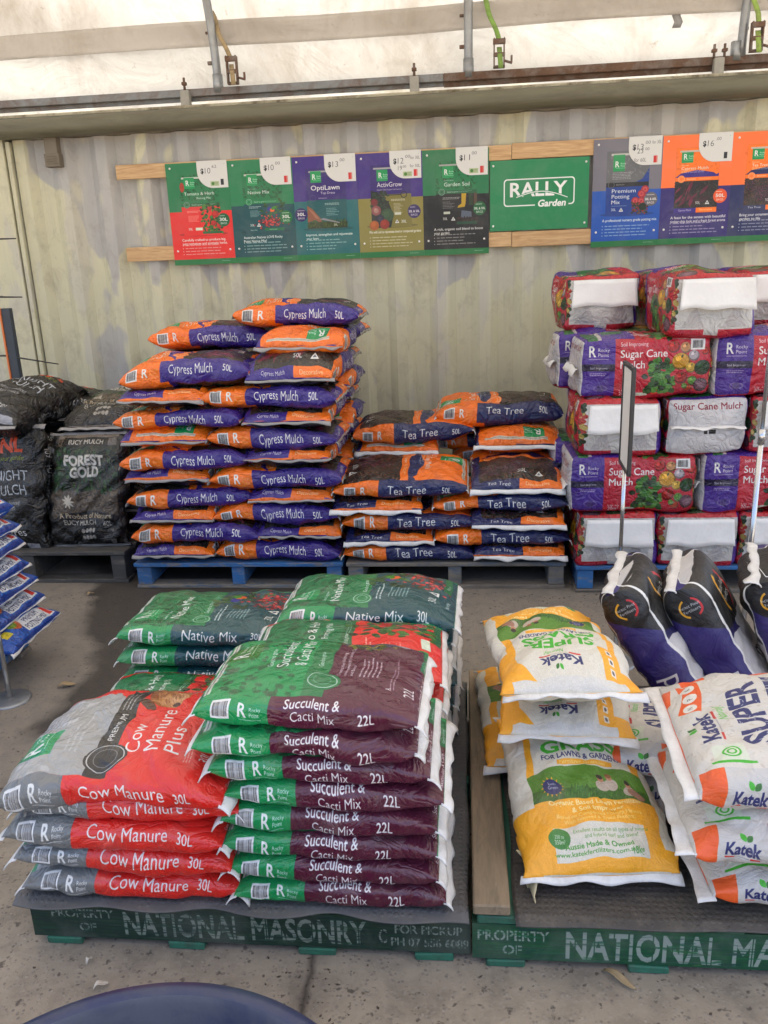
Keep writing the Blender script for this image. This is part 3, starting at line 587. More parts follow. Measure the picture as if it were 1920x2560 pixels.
def tube(name, path, r, mat, parent=None, n=12, taper=None):
    path = [Vector(p) for p in path]; V = []; F = []
    up = Vector((0, 0, 1))
    for i, p in enumerate(path):
        t = (path[min(i+1, len(path)-1)]-path[max(i-1, 0)]).normalized()
        a = t.cross(up if abs(t.z) < .95 else Vector((0, 1, 0))).normalized(); b = t.cross(a)
        rr = r*(taper[i] if taper else 1)
        for k in range(n): V.append(p+rr*(math.cos(2*PI*k/n)*a+math.sin(2*PI*k/n)*b))
    for i in range(len(path)-1):
        for k in range(n): F.append((i*n+k, i*n+(k+1) % n, (i+1)*n+(k+1) % n, (i+1)*n+k))
    F.append(tuple(range(n))[::-1]); F.append(tuple((len(path)-1)*n+k for k in range(n)))
    me = mesh(name, V, F, mat, smooth=True); return link(name, me, parent)
def lathe(name, prof, mat, parent=None, n=40):
    V = []; F = []
    for r, z in prof:
        for k in range(n): V.append((r*math.cos(2*PI*k/n), r*math.sin(2*PI*k/n), z))
    for i in range(len(prof)-1):
        for k in range(n): F.append((i*n+k, i*n+(k+1) % n, (i+1)*n+(k+1) % n, (i+1)*n+k))
    return link(name, mesh(name, V, F, mat, smooth=True), parent)
def sheet(name, P, mat, parent=None, thick=.0, smooth=True, uv=None):
    """grid of points P[i][j] -> sheet, closed with thickness"""
    P = np.asarray(P, float); a, b = P.shape[:2]
    du = np.gradient(P, axis=0); dv = np.gradient(P, axis=1); N = np.cross(du, dv); N /= np.linalg.norm(N, axis=2, keepdims=True)+1e-12
    V = P.reshape(-1, 3); idx = np.arange(a*b).reshape(a, b)
    F = [(idx[i, j], idx[i+1, j], idx[i+1, j+1], idx[i, j+1]) for i in range(a-1) for j in range(b-1)]
    if thick:
        V = np.concatenate([V, (P-N*thick).reshape(-1, 3)]); o = a*b
        F += [(o+f[3], o+f[2], o+f[1], o+f[0]) for f in F]
        bd = [(idx[i, 0], idx[i+1, 0]) for i in range(a-1)]+[(idx[a-1, j], idx[a-1, j+1]) for j in range(b-1)]+[(idx[i+1, b-1], idx[i, b-1]) for i in range(a-2, -1, -1)]+[(idx[0, j+1], idx[0, j]) for j in range(b-2, -1, -1)]
        F += [(q, p, o+p, o+q) for p, q in bd]
    me = mesh(name, V, F, mat, smooth=smooth, uv=uv); return link(name, me, parent)

# ---------------------------------------------------------------- filled sacks
def sack_geo(L, Wd, T, n=3.2, p=5.0, endt=.07, seed=0, rough=1.0, flare=.0, droop=(0, 0), bend=0.0, nu=54, crown=0.0, q=.5):
    r = np.random.default_rng(seed)
    a = np.linspace(-1, 1, nu); u = np.sign(a)*(1-(1-np.abs(a))**1.55)
    au = np.abs(u); ft = endt+(1-endt)*np.clip(1-au**p, 0, 1)**q; fw = 1+flare*au**6-.02*(1-au**2)*0
    x = u*L/2
    # arc length along the top for the print
    ds = np.sqrt(np.diff(x)**2+(np.diff(ft)*T/2)**2); su = np.concatenate([[0], np.cumsum(ds)]); su /= su[-1]
    segs = [(-PI/4, -3*PI/4, 18, Wd), (-3*PI/4, -5*PI/4, 16, T), (-5*PI/4, -7*PI/4, 34, Wd), (-7*PI/4, -9*PI/4, 12, T)]
    th = []; sv = []; acc = 0.0; P = 2*Wd+2*T
    f = lambda t: np.stack([Wd/2*np.sign(np.cos(t))*np.abs(np.cos(t))**(2/n), T/2*np.sign(np.sin(t))*np.abs(np.sin(t))**(2/n)], 1)
    for t0, t1, k, ln in segs:
        tt = np.linspace(t0, t1, 400); c = f(tt); l = np.concatenate([[0], np.cumsum(np.hypot(*np.diff(c, axis=0).T))]); l /= l[-1]
        w = np.linspace(0, 1, k, endpoint=False); th.append(np.interp(w, l, tt)); sv.append(acc+w*ln); acc += ln
    th = np.concatenate(th+[[-9*PI/4]]); sv = np.concatenate(sv+[[acc]])/P
    c = f(th); nv = len(th)
    X = np.repeat(x[:, None], nv, 1); Y = c[None, :, 0]*fw[:, None]; Z = c[None, :, 1]*ft[:, None]
    # outward direction of the section
    d = np.stack([np.sign(c[:, 0])*np.abs(c[:, 0]/(Wd/2))**(n-1)/(Wd/2), np.sign(c[:, 1])*np.abs(c[:, 1]/(T/2))**(n-1)/(T/2)], 1); d /= np.linalg.norm(d, axis=1, keepdims=True)+1e-9
    U = u[:, None]; Sv = sv[None, :]; D = 0
    for k in range(7): D = D+r.normal(0, .0028)*np.cos(2*PI*(r.uniform(.2, .9)*U+r.integers(1, 4)*Sv)+r.uniform(0, 6))
    for k in range(12): D = D+r.normal(0, .0011)*np.cos(2*PI*(r.uniform(.6, 3)*U+r.integers(2, 10)*Sv)+r.uniform(0, 6))
    for k in range(12):      # long diagonal tension folds
        ph = r.uniform(.5, 2.4)*U*r.choice([-1, 1])+r.integers(2, 7)*Sv+r.uniform(0, 1); g = np.exp(-((U-r.uniform(-.8, .8))/.35)**2)
        D = D-r.uniform(.0015, .0065)*g*np.exp(-(((ph % 1)-.5)/r.uniform(.03, .09))**2)
    au2 = np.abs(U)
    for k in range(5):      # gathers fanning from the closed ends
        D = D-.0026*au2**5*np.abs(np.sin(PI*r.integers(7, 22)*Sv+r.uniform(0, 6)+U))*np.minimum(1, ft[:, None]*2.2)
    D = D*rough
    Y = Y+D*d[None, :, 0]; Z = Z+D*d[None, :, 1]*np.minimum(1, ft[:, None]*1.6)
    if crown: Z = Z+crown*np.maximum(c[None, :, 1], 0)/(T/2)*(1-(Y/(Wd/2))**2).clip(0, 1)*(1-U**4)
    e0 = np.clip((-U-.35)/.65, 0, 1)**2; e1 = np.clip((U-.35)/.65, 0, 1)**2
    Z = Z-droop[0]*e0-droop[1]*e1+bend*(1-U**2)
    V = np.stack([X, Y, Z], 2); V[..., 2] += T/2
    idx = np.arange(nu*nv).reshape(nu, nv)
    A_ = idx[:-1, :-1]; B_ = idx[1:, :-1]; C_ = idx[1:, 1:]; D_ = idx[:-1, 1:]
    F = np.stack([A_, B_, C_, D_], 2).reshape(-1, 4).tolist()
    F.append(idx[0, ::-1][1:].tolist()); F.append(idx[-1, :-1].tolist())
    F[-2] = F[-2][::-1]; F[-1] = F[-1][::-1]
    UV = np.stack([np.repeat(su[:, None], nv, 1), np.repeat(sv[None, :], nu, 0)], 2).reshape(-1, 2)
    ends = []
    for i in (0, -1): ends.append((x[i], -Wd/2*fw[i], Wd/2*fw[i], T/2-droop[0 if i == 0 else 1]))
    return V.reshape(-1, 3), F, UV, ends
def seal_strip(parent, end, mat, ln, seed, hang=.35, name='seal'):
    r = np.random.default_rng(seed); x, y0, y1, z = end; sg = 1 if x > 0 else -1
    m = 26; t = np.linspace(0, 1, m); rows = []
    wav = sum(r.normal(0, .0022)*np.sin(2*PI*k*t+r.uniform(0, 6)) for k in range(1, 6)); lw = 1+sum(r.normal(0, .06)*np.sin(2*PI*k*t+r.uniform(0, 6)) for k in range(1, 6)); cor = r.uniform(-.006, .012, 2)
    for j in range(5):
        f = j/4; ang = hang*1.25*f; l = ln*f*lw+f*(cor[0]*(1-t)**8+cor[1]*t**8)
        X = x-sg*.006+sg*l*math.cos(ang*.7); Y = y0+(y1-y0)*t+f*(t-.5)*.008
        Z = z+wav*(.3+.7*f)-l*math.sin(ang); rows.append(np.stack([np.broadcast_to(X, t.shape), Y, Z], 1))
    P = np.array(rows)
    if sg < 0: P = P[::-1]
    return sheet(name, P, mat, parent, .003)
_sk = {}
def sack(name, spec, loc, rot=0.0, label='', group=None, seed=None, tilt=0.0, roll=0.0, cat='sack', mat4=None, **kw):
    """spec: dict(L,W,T,mat,seal,sealL,...)"""
    g = dict(L=spec['L'], Wd=spec['W'], T=spec['T'], n=spec.get('n', 3.2), p=spec.get('p', 5), endt=spec.get('endt', .07), rough=spec.get('folds', 1), flare=spec.get('flare', 0)); g.update(kw)
    global _seed
    _seed += 1; sd = _seed if seed is None else seed
    V, F, UV, ends = sack_geo(seed=sd, **g)
    ru = np.random.default_rng(sd+999); UV = UV+[ru.normal(0, .007), ru.normal(0, .005)]+np.stack([.004*np.sin(UV[:, 1]*40+sd), .003*np.sin(UV[:, 0]*17+sd)+.002*np.sin(UV[:, 0]*41+sd)], 1)
    me = mesh(name, V, F, spec['mat'], uv=UV, smooth=True)
    o = link(name, me)
    if mat4 is not None: o.matrix_world = mat4
    else: o.matrix_world = Matrix.Translation(loc) @ Matrix.Rotation(rot, 4, 'Z') @ Matrix.Translation((0, 0, g['T']/2)) @ Matrix.Rotation(tilt, 4, 'Y') @ Matrix.Rotation(roll, 4, 'X') @ Matrix.Translation((0, 0, -g['T']/2))
    tag_(o, label, cat, group)
    if spec.get('seal'):
        for i, e in enumerate(ends): seal_strip(o, e, spec['seal'], spec.get('sealL', .025), sd*2+i, spec.get('hang', .35))
    return o
_seed = 100

# ---------------------------------------------------------------- pressed bales
def bale_geo(L, Wd, H, cells, seed, e=.034):
    r = np.random.default_rng(seed); comps = [(r.normal(0, .0030), r.normal(0, 9, 3), r.uniform(0, 6)) for k in range(14)]+[(r.normal(0, .0013), r.normal(0, 26, 3), r.uniform(0, 6)) for k in range(14)]
    V = []; F = []; UV = []
    hs = np.array([L/2, Wd/2, H/2])
    # face: origin corner, axis a, axis b (seen from outside: a right, b up)
    faces = {'front': ((-1, -1, -1), (2, 0, 0), (0, 0, 2)), 'back': ((1, 1, -1), (-2, 0, 0), (0, 0, 2)), 'end': ((1, -1, -1), (0, 2, 0), (0, 0, 2)), 'end2': ((-1, 1, -1), (0, -2, 0), (0, 0, 2)), 'top': ((-1, -1, 1), (2, 0, 0), (0, 2, 0)), 'bottom': ((-1, 1, -1), (2, 0, 0), (0, -2, 0))}
    for k, (o, a, b) in faces.items():
        o, a, b = map(np.array, (o, a, b)); m = 22
        s = np.linspace(0, 1, m); s = .5-.5*np.cos(PI*s)*(1-.0); s = (s+np.linspace(0, 1, m))/2
        u, v = np.meshgrid(s, s, indexing='ij')
        P = (o+u[..., None]*a+v[..., None]*b)*hs
        inner = np.clip(P, -(hs-e), hs-e); d = P-inner; ln = np.linalg.norm(d, axis=2, keepdims=True); Q = inner+d/np.maximum(ln, 1e-9)*e
        q = Q/hs; bulge = (1-q[..., 0]**2)*(1-q[..., 1]**2)+(1-q[..., 2]**2)*((1-q[..., 0]**2)+(1-q[..., 1]**2))
        nrm = d/np.maximum(ln, 1e-9); Q = Q+nrm*(.017*np.minimum(bulge, 1))[..., None]
        D = sum(c*np.sin(Q @ w+ph) for c, w, ph in comps); Q = Q+nrm*D[..., None]
        i0 = len(V); V.extend(Q.reshape(-1, 3)); c = cells[k]
        UV.extend(np.stack([c[0]+(.004+.992*u)*c[2], c[1]+(.004+.992*v)*c[3]], 2).reshape(-1, 2))
        idx = i0+np.arange(m*m).reshape(m, m)
        F += [(idx[i, j], idx[i+1, j], idx[i+1, j+1], idx[i, j+1]) for i in range(m-1) for j in range(m-1)]
    V = np.array(V); V[:, 2] += H/2
    return V, F, UV
# ================================================================ the setting
def ground_mat():
    m, nt, b = new_mat('concrete'); L = nt.links
    tc = nt.nodes.new('ShaderNodeTexCoord'); v = tc.outputs['Object']
    big = noise(nt, v, 1.3, 5, .4, .6); fine = noise(nt, v, 55, 6, 0, .7); mid = noise(nt, v, 9, 6, .3, .65)
    c = mix(nt, big, (.24, .20, .15), (.395, .335, .255))
    c = mix(nt, mth(nt, 'MULTIPLY', ramp(nt, mid, [(.42, 0.0), (.66, 1.0)]), .6), c, (.15, .13, .105))
    vo = nd(nt, 'ShaderNodeTexVoronoi', Scale=85.0, Randomness=1.0); L.new(v, vo.inputs['Vector'])
    ag = ramp(nt, vo.outputs['Distance'], [(.22, 1.0), (.42, 0.0)])
    keep = ramp(nt, noise(nt, v, 25, 3), [(.42, 0.0), (.52, 1.0)])
    agm = mth(nt, 'MULTIPLY', ag, keep)
    c = mix(nt, mth(nt, 'MULTIPLY', agm, .8), c, mix(nt, vo.outputs['Color'], (.09, .08, .075), (.36, .31, .25)))
    c = mix(nt, mth(nt, 'MULTIPLY', ramp(nt, fine, [(.5, 0.0), (.72, 1.0)]), .5), c, (.36, .32, .26))
    c = mix(nt, mth(nt, 'MULTIPLY', ramp(nt, noise(nt, v, 38, 4), [(.62, 0.0), (.68, 1.0)]), .8), c, (.075, .06, .05))
    sp = nd(nt, 'ShaderNodeSeparateXYZ'); L.new(v, sp.inputs[0]); X, Y = sp.outputs[0], sp.outputs[1]
    wob = mth(nt, 'MULTIPLY', mth(nt, 'SUBTRACT', noise(nt, v, 1.8, 4), .5), .9)
    # slab beyond the joint is greyer
    far = ramp(nt, mth(nt, 'ADD', mth(nt, 'MULTIPLY', mth(nt, 'SUBTRACT', Y, 2.25), 6), .5), [(.3, 0.0), (.7, 1.0)])
    c = mix(nt, mth(nt, 'MULTIPLY', far, .55), c, (.15, .14, .13))
    # soft-edged darker, smoother area running from beside the pallets
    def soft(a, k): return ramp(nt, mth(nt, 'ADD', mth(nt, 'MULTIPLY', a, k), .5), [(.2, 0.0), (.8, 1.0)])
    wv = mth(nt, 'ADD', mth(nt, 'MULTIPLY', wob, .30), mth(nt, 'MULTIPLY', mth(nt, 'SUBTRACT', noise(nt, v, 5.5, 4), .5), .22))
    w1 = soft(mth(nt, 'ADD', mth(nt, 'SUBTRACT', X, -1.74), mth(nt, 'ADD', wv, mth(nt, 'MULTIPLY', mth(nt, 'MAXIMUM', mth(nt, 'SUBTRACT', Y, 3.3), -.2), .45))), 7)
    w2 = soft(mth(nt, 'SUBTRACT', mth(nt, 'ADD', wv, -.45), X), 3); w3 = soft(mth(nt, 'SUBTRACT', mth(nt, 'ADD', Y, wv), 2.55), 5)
    dark_patch = mth(nt, 'MULTIPLY', mth(nt, 'MULTIPLY', w1, w2), w3)
    c = mix(nt, mth(nt, 'MULTIPLY', dark_patch, .82), c, (.035, .030, .027))
    # damp grime along the feet of the pallets and in the joints
    def line(a, wd): return ramp(nt, mth(nt, 'ABSOLUTE', a), [(0.0, 1.0), (wd, 0.0)])
    j1 = mth(nt, 'ADD', mth(nt, 'SUBTRACT', X, -.385), mth(nt, 'MULTIPLY', mth(nt, 'SUBTRACT', noise(nt, v, 14, 4), .5), .02))
    j2 = mth(nt, 'ADD', mth(nt, 'SUBTRACT', Y, 2.25), mth(nt, 'MULTIPLY', mth(nt, 'SUBTRACT', noise(nt, v, 10, 4), .5), .03))
    jj = mth(nt, 'MAXIMUM', line(j1, .014), line(j2, .012)); js = mth(nt, 'MULTIPLY', mth(nt, 'MAXIMUM', line(j1, .08), line(j2, .07)), mid)
    c = mix(nt, mth(nt, 'MULTIPLY', js, .6), c, (.08, .06, .05)); c = mix(nt, mth(nt, 'MULTIPLY', jj, .8), c, (.045, .035, .03))
    L.new(c, b.inputs['Base Color']); L.new(mix(nt, dark_patch, (.85,)*3, (.55,)*3), b.inputs['Roughness']); b.inputs['Specular IOR Level'].default_value = .3
    h = mth(nt, 'ADD', mth(nt, 'MULTIPLY', fine, .6), mth(nt, 'SUBTRACT', mth(nt, 'MULTIPLY', agm, .35), mth(nt, 'MULTIPLY', jj, 2.0)))
    bump(nt, b, h, .45, .006); return m
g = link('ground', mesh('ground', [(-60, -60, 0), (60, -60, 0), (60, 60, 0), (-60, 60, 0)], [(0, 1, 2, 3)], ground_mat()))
g['kind'] = 'structure'

# ---------------------------------------------------------------- shipping container
def paint_mat():
    m, nt, b = new_mat('container_paint'); L = nt.links
    tc = nt.nodes.new('ShaderNodeTexCoord'); v = tc.outputs['Object']
    def mp(sc): q = nt.nodes.new('ShaderNodeMapping'); q.inputs['Scale'].default_value = sc; L.new(v, q.inputs['Vector']); return q.outputs[0]
    sp = nd(nt, 'ShaderNodeSeparateXYZ'); L.new(v, sp.inputs[0]); Z = sp.outputs[2]
    grey = mix(nt, noise(nt, mp((3, 3, .6)), 2, 5), (.315, .315, .31), (.41, .405, .39))
    grey = mix(nt, ramp(nt, noise(nt, mp((1.6, 1, .25)), 2.2, 4), [(.45, 0.0), (.62, 1.0)]), grey, (.40, .385, .345))
    cream = mix(nt, noise(nt, mp((2, 2, .8)), 3, 5), (.485, .465, .32), (.57, .55, .385))
    n1 = noise(nt, mp((1.7, 0, .75)), 1.1, 3, .3, .5)
    th = mth(nt, 'ADD', n1, mth(nt, 'MULTIPLY', mth(nt, 'SUBTRACT', 1.95, Z), .14))
    pm = ramp(nt, th, [(.475, 0.0), (.490, 1.0)])
    n2 = noise(nt, mp((4, 0, 1.7)), 1.0, 2, .2); pm2 = ramp(nt, n2, [(.60, 0.0), (.63, 1.0)])
    pm = mth(nt, 'MAXIMUM', pm, mth(nt, 'MULTIPLY', pm2, .85))
    brush = ramp(nt, noise(nt, mp((18, 0, 1.0)), 3, 4), [(.3, .86), (.6, 1.0)])
    c = mix(nt, mth(nt, 'MULTIPLY', pm, brush), grey, cream)
    n3 = ramp(nt, noise(nt, mp((2.1, 0, .7)), 2.3, 4, .3), [(.56, 0.0), (.60, 1.0)]); c = mix(nt, mth(nt, 'MULTIPLY', n3, .5), c, (.44, .42, .385))
    drip = ramp(nt, noise(nt, mp((42, 0, 1.4)), 1.2, 6, 0, .7), [(.58, 0.0), (.8, 1.0)]); c = mix(nt, mth(nt, 'MULTIPLY', drip, .6), c, (.20, .18, .15))
    rs = mth(nt, 'MULTIPLY', ramp(nt, noise(nt, mp((9, 0, 2.6)), 5, 6, 0, .75), [(.675, 0.0), (.71, 1.0)]), 1.0); c = mix(nt, rs, c, (.17, .065, .03))
    grime = ramp(nt, noise(nt, mp((1.5, 1, 1)), 6, 8, .4, .75), [(.5, 0.0), (.8, 1.0)]); c = mix(nt, mth(nt, 'MULTIPLY', grime, .6), c, (.20, .175, .14))
    low = ramp(nt, Z, [(.05, 1.0), (.5, 0.0)]); c = mix(nt, mth(nt, 'MULTIPLY', low, .5), c, (.14, .12, .10))
    L.new(c, b.inputs['Base Color']); b.inputs['Roughness'].default_value = .62; bump(nt, b, noise(nt, v, 26, 5), .08, .01); return m
PAINT = paint_mat()
WALL = 5.575
cont = thing('shipping_container', (0, WALL, 0)); tag_(cont, 'corrugated steel shipping container in patchy cream and grey paint', 'container')
V = []; F = []; x = -2.94; prof = []
while x < 3.1:
    for dx, dy in ((0, 0), (.072, 0), (.125, .042), (.225, .042)): prof.append((x+dx, dy))
    x += .278
for px, py in prof:
    for z in np.linspace(.12, 2.56, 14): V.append((px, py+.003*math.sin(z*3+px*5)+.002*math.sin(px*11+z), z))
for i in range(len(prof)-1):
    for j in range(13): F.append((i*14+j, (i+1)*14+j, (i+1)*14+j+1, i*14+j+1))
link('side_panel', mesh('side_panel', V, F, PAINT), cont)
CREAMP = flat_mat('cream_rust', (.50, .46, .33), .65, .16, 2.2, .1, 0, (.17, .065, .03), 0.0)
boxes('corner_post', [((-3.7, .02, 1.3), (1.42, .12, 2.58)), ((-2.965, .0, 1.3), (.03, .06, 2.5))], PAINT, cont)
boxes('top_rail', [((-.6, .015, 2.635), (7.6, .09, .14)), ((-.6, .16, 2.695), (7.6, .2, .02))], flat_mat('rail_paint', (.42, .385, .28), .75, .4, 9, .3, 0, (.085, .06, .03), 1.0), cont)
boxes('bottom_rail', [((.0, .015, .06), (6.4, .09, .115))], PAINT, cont)
boxes('rear_wall', [((0, 2.38, 1.3), (6.4, .05, 2.6)), ((0, 1.2, 2.71), (6.4, 2.3, .02)), ((3.18, 1.2, 1.3), (.05, 2.3, 2.6)), ((-3.18, 1.25, 1.3), (.05, 2.2, 2.6))], PAINT, cont)
vm = flat_mat('vent_brown', (.16, .135, .10), .6)
boxes('vent', [((-2.655, -.03, 2.49), (.085, .06, .19)), ((-2.655, -.033, 2.42), (.10, .066, .08))]+[((-2.655, -.068, 2.40+.014*k), (.075, .006, .005)) for k in range(4)], vm, cont)

# gutter along the top
GUT = flat_mat('gutter_olive', (.125, .118, .078), .45, .2, 3, .05, 0, (.07, .06, .04), .8, (1, 8, 8))
P = []
for gx in np.linspace(-3.6, 3.2, 24):
    row = []
    for k in range(15):
        a = PI*.5+PI*1.16*k/14; row.append((gx, WALL-.095+.058*math.cos(a)*1.05, 2.612+.056*math.sin(a)+.0022*math.sin(gx*3)))
    P.append(row)
gut = sheet('gutter', P, GUT, None, .004); tag_(gut, 'long olive half round gutter fixed along the container top', 'gutter')
tube('rolled_edge', [(-3.6, WALL-.092, 2.668), (3.2, WALL-.092, 2.668)], .009, GUT, gut)
for k, gx in enumerate((-2.3, -.75, .9, 2.2)): boxes('bracket', [((gx, WALL-.045, 2.675), (.03, .10, .006))], GUT, gut)

# ---------------------------------------------------------------- canopy, hoops, rail
def tarp_mat(name, col, dirt, trans=.55, seam=False):
    m = bpy.data.materials.new(name); m.use_nodes = True; nt = m.node_tree; nt.nodes.clear(); L = nt.links
    out = nt.nodes.new('ShaderNodeOutputMaterial'); v = nt.nodes.new('ShaderNodeTexCoord').outputs['Object']
    mp = nt.nodes.new('ShaderNodeMapping'); mp.inputs['Scale'].default_value = (1, 1, .6); L.new(v, mp.inputs['Vector'])
    d = ramp(nt, noise(nt, mp.outputs[0], 2.2, 9, .6, .72), [(.44, 0.0), (.78, 1.0)])
    d2 = ramp(nt, noise(nt, v, 14, 8, .3, .75), [(.60, 0.0), (.74, 1.0)])
    c = mix(nt, mth(nt, 'MULTIPLY', d, dirt), col, (.36, .30, .235)); c = mix(nt, mth(nt, 'MULTIPLY', d2, dirt*.9), c, (.24, .19, .14))
    a = nd(nt, 'ShaderNodeBsdfDiffuse'); t = nd(nt, 'ShaderNodeBsdfTranslucent'); L.new(c, a.inputs[0]); L.new(c, t.inputs[0])
    bn = nd(nt, 'ShaderNodeBump', Strength=.6, Distance=.06); L.new(noise(nt, v, 2.6, 5, .8), bn.inputs['Height'])
    for q in (a, t): L.new(bn.outputs[0], q.inputs['Normal'])
    mx = nt.nodes.new('ShaderNodeMixShader'); mx.inputs[0].default_value = trans; L.new(a.outputs[0], mx.inputs[1]); L.new(t.outputs[0], mx.inputs[2]); L.new(mx.outputs[0], out.inputs[0]); return m
TARP = tarp_mat('tarp', (.63, .61, .565), .95, .18); BAND = tarp_mat('tarp_band', (.64, .61, .57), .6, .30); TAPE = flat_mat('grey_tape', (.30, .30, .30), .5)
AY, AZ, Y0, Z0 = 3.3, 1.95, 5.74, 2.80
def arch(t, off=0.0):        # t 0 at the rail, 1 at the camera-side foot
    a = PI*t; return (Y0-AY+(AY-off)*math.cos(a), Z0+(AZ-off)*math.sin(a)*1.0)
can = thing('canopy', (0, 0, 0)); tag_(can, 'dirty white tarpaulin roof arching over the yard', 'canopy')
r_ = np.random.default_rng(3)
W_ = [(r_.normal(0, .017), r_.uniform(.3, 4.0), r_.uniform(2, 26), r_.uniform(0, 6)) for k in range(16)]
def wr(x, t): return sum(a*math.sin(fx*x+ft*t*2+ph) for a, fx, ft, ph in W_)
TARPW = tarp_mat('tarp_wall', (.64, .62, .57), .8, .19)
def tarp_sheet(nm, ts, mat):
    P = []
    for gx in np.linspace(-7, 7, 110):
        row = []
        for t in ts:
            y, z = arch(t, wr(gx, t)*min(1, t*10)+.02*abs(math.sin(gx*PI/1.56))*min(1, t*8)); row.append((gx, y, z))
        P.append(row)
    sheet(nm, P, mat, can)
tarp_sheet('wall_sheet', np.linspace(0, .056, 12), TARPW)
tarp_sheet('roof_sheet', np.concatenate([np.linspace(.056, .2, 26), np.linspace(.215, .80, 34)]), TARP)
P = []
for gx in np.linspace(-7, 7, 90): P.append([(gx, Y0+.02+.10*f+.012*math.sin(gx*7+f*4), Z0-.03-.34*f) for f in np.linspace(0, 1, 6)])
sheet('lower_flap', P, TARP, can)
P = []
for gx in np.linspace(-7, 7, 140):
    row = []
    for k, t in enumerate(np.linspace(.043, .0655, 7)):
        tt = t+.0012*math.sin(gx*2.3)+.0016*(gx+.5)*.0; y, z = arch(tt, .030+wr(gx, tt)*min(1, tt*10)+(.012 if k == 0 else 0)+.004*math.sin(gx*9+k)); row.append((gx, y, z))
    P.append(row)
sheet('seam_band', P, BAND, can, .004)
P = [[(1.28+.05*f+.012*math.sin(9*u), *arch(.032+.026*u, .05+.003*math.sin(f*5))) for f in (0, .5, 1)] for u in np.linspace(0, 1, 6)]
sheet('tape_patch', P, TAPE, can, .002)

GALV = flat_mat('galvanised_steel', (.30, .32, .34), .42, .3, 14, .1, .7, (.20, .19, .18), .5)
RUST = flat_mat('rusty_steel', (.13, .075, .05), .8, .5, 16, .4, .2, (.25, .24, .23), .6); DARKST = flat_mat('weathered_steel', (.20, .21, .215), .5, .3, 12, .15, .5, (.12, .06, .035), .8)
for hx, lab in ((-1.535, 'leftmost curved galvanised hoop beside the frayed tan strap'), (.055, 'middle galvanised hoop beside the green ratchet strap'), (1.652, 'rightmost galvanised hoop at the edge of the tarpaulin')):
    pts = []
    for t in np.concatenate([np.linspace(0, .2, 16), np.linspace(.24, .80, 24)]):
        y, z = arch(t, .115); pts.append((hx+(.03 if hx > 1 else 0), y, z))
    h = tube('steel_hoop', pts, .027, GALV); tag_(h, lab, 'hoop', 'steel hoops carrying the tarpaulin')
    y, z = arch(0, .115); tube('base_sleeve', [(hx, y, z-.02), (hx, y-.002, z+.085)], .033, GALV, h); boxes('bolt', [((hx+(.045 if hx > 1 else -.04), y-.005, z+.15), (.03, .02, .02))], RUST, h, .002); boxes('bolt', [((hx-.04, y-.006, z+.32), (.025, .015, .015))], RUST, h, .002)
RY = Y0-.115
rail = thing('fixing_rail', (0, RY, 2.785)); tag_(rail, 'long grey steel rail turning rusty towards the right above the gutter', 'rail')
boxes('steel_angle', [((-2.3, 0, .0), (4.4, .045, .045)), ((-2.3, .02, -.025), (4.4, .004, .04))], DARKST, rail); boxes('rusty_angle', [((1.6, 0.0, .0), (3.4, .046, .046)), ((1.6, .02, -.028), (3.4, .005, .045))], RUST, rail)
for cx, lab in ((-1.745, 'left'), (-.28, 'middle'), (1.545, 'right')):
    c = thing('rail_clamp', (cx, RY-.035, 2.685)); tag_(c, {'left': 'concrete grey clamp block with bolt just left of the leftmost hoop', 'middle': 'clamp block with bolt between the left and middle hoops', 'right': 'clamp block with two bolts just left of the rightmost hoop'}[lab], 'clamp', 'clamp blocks under the fixing rail')
    boxes('block', [((0, 0, .045), (.058, .05, .13))], flat_mat('clamp_grey', (.30, .29, .26), .8, .3, 20), c)
    for k in ((0,) if lab != 'right' else (-.03, .03)): tube('bolt', [(k, -.005, .11), (k, -.005, .185)], .008, RUST, c, 8); boxes('nut', [((k, -.005, .15), (.03, .026, .018))], RUST, c, .002)
for sx, lab, col, wob in ((-1.42, 'frayed tan ratchet strap beside the leftmost hoop', (.33, .25, .14), .06), (.24, 'green ratchet strap beside the middle hoop', (.19, .33, .07), .05), (1.745, 'green and brown ratchet strap at the far right hoop', (.25, .36, .08), .03)):
    s = thing('ratchet_strap', (sx, RY-.045, 2.82)); tag_(s, lab, 'strap', 'ratchet straps on the rail'); sm = flat_mat('webbing', col, .8, .3, 30, .2, 0, (.12, .09, .06), .6)
    P = [[(-wob*f*2+.03*u-.015+.006*math.sin(f*9), -.03-.02*math.sin(f*5)+.05*f, .12+.30*f) for u in (0, .5, 1)] for f in np.linspace(0, 1, 10)]
    sheet('webbing', P, sm, s, .003); sheet('tail', [[(.03*u-.015+.01*f, -.035-.02*f, .10-.12*f) for u in (0, 1)] for f in np.linspace(0, 1, 5)], sm, s, .003)
    boxes('ratchet', [((-.03, -.02, .07), (.007, .05, .16)), ((.03, -.02, .07), (.007, .05, .16)), ((0, -.035, .13), (.075, .018, .03)), ((0, -.03, .06), (.07, .022, .022)), ((0, -.02, -.005), (.07, .03, .014)), ((.055, -.02, .02), (.05, .015, .012), (0, .3, 0)), ((.075, -.02, .035), (.012, .014, .04))], RUST, s, .002)

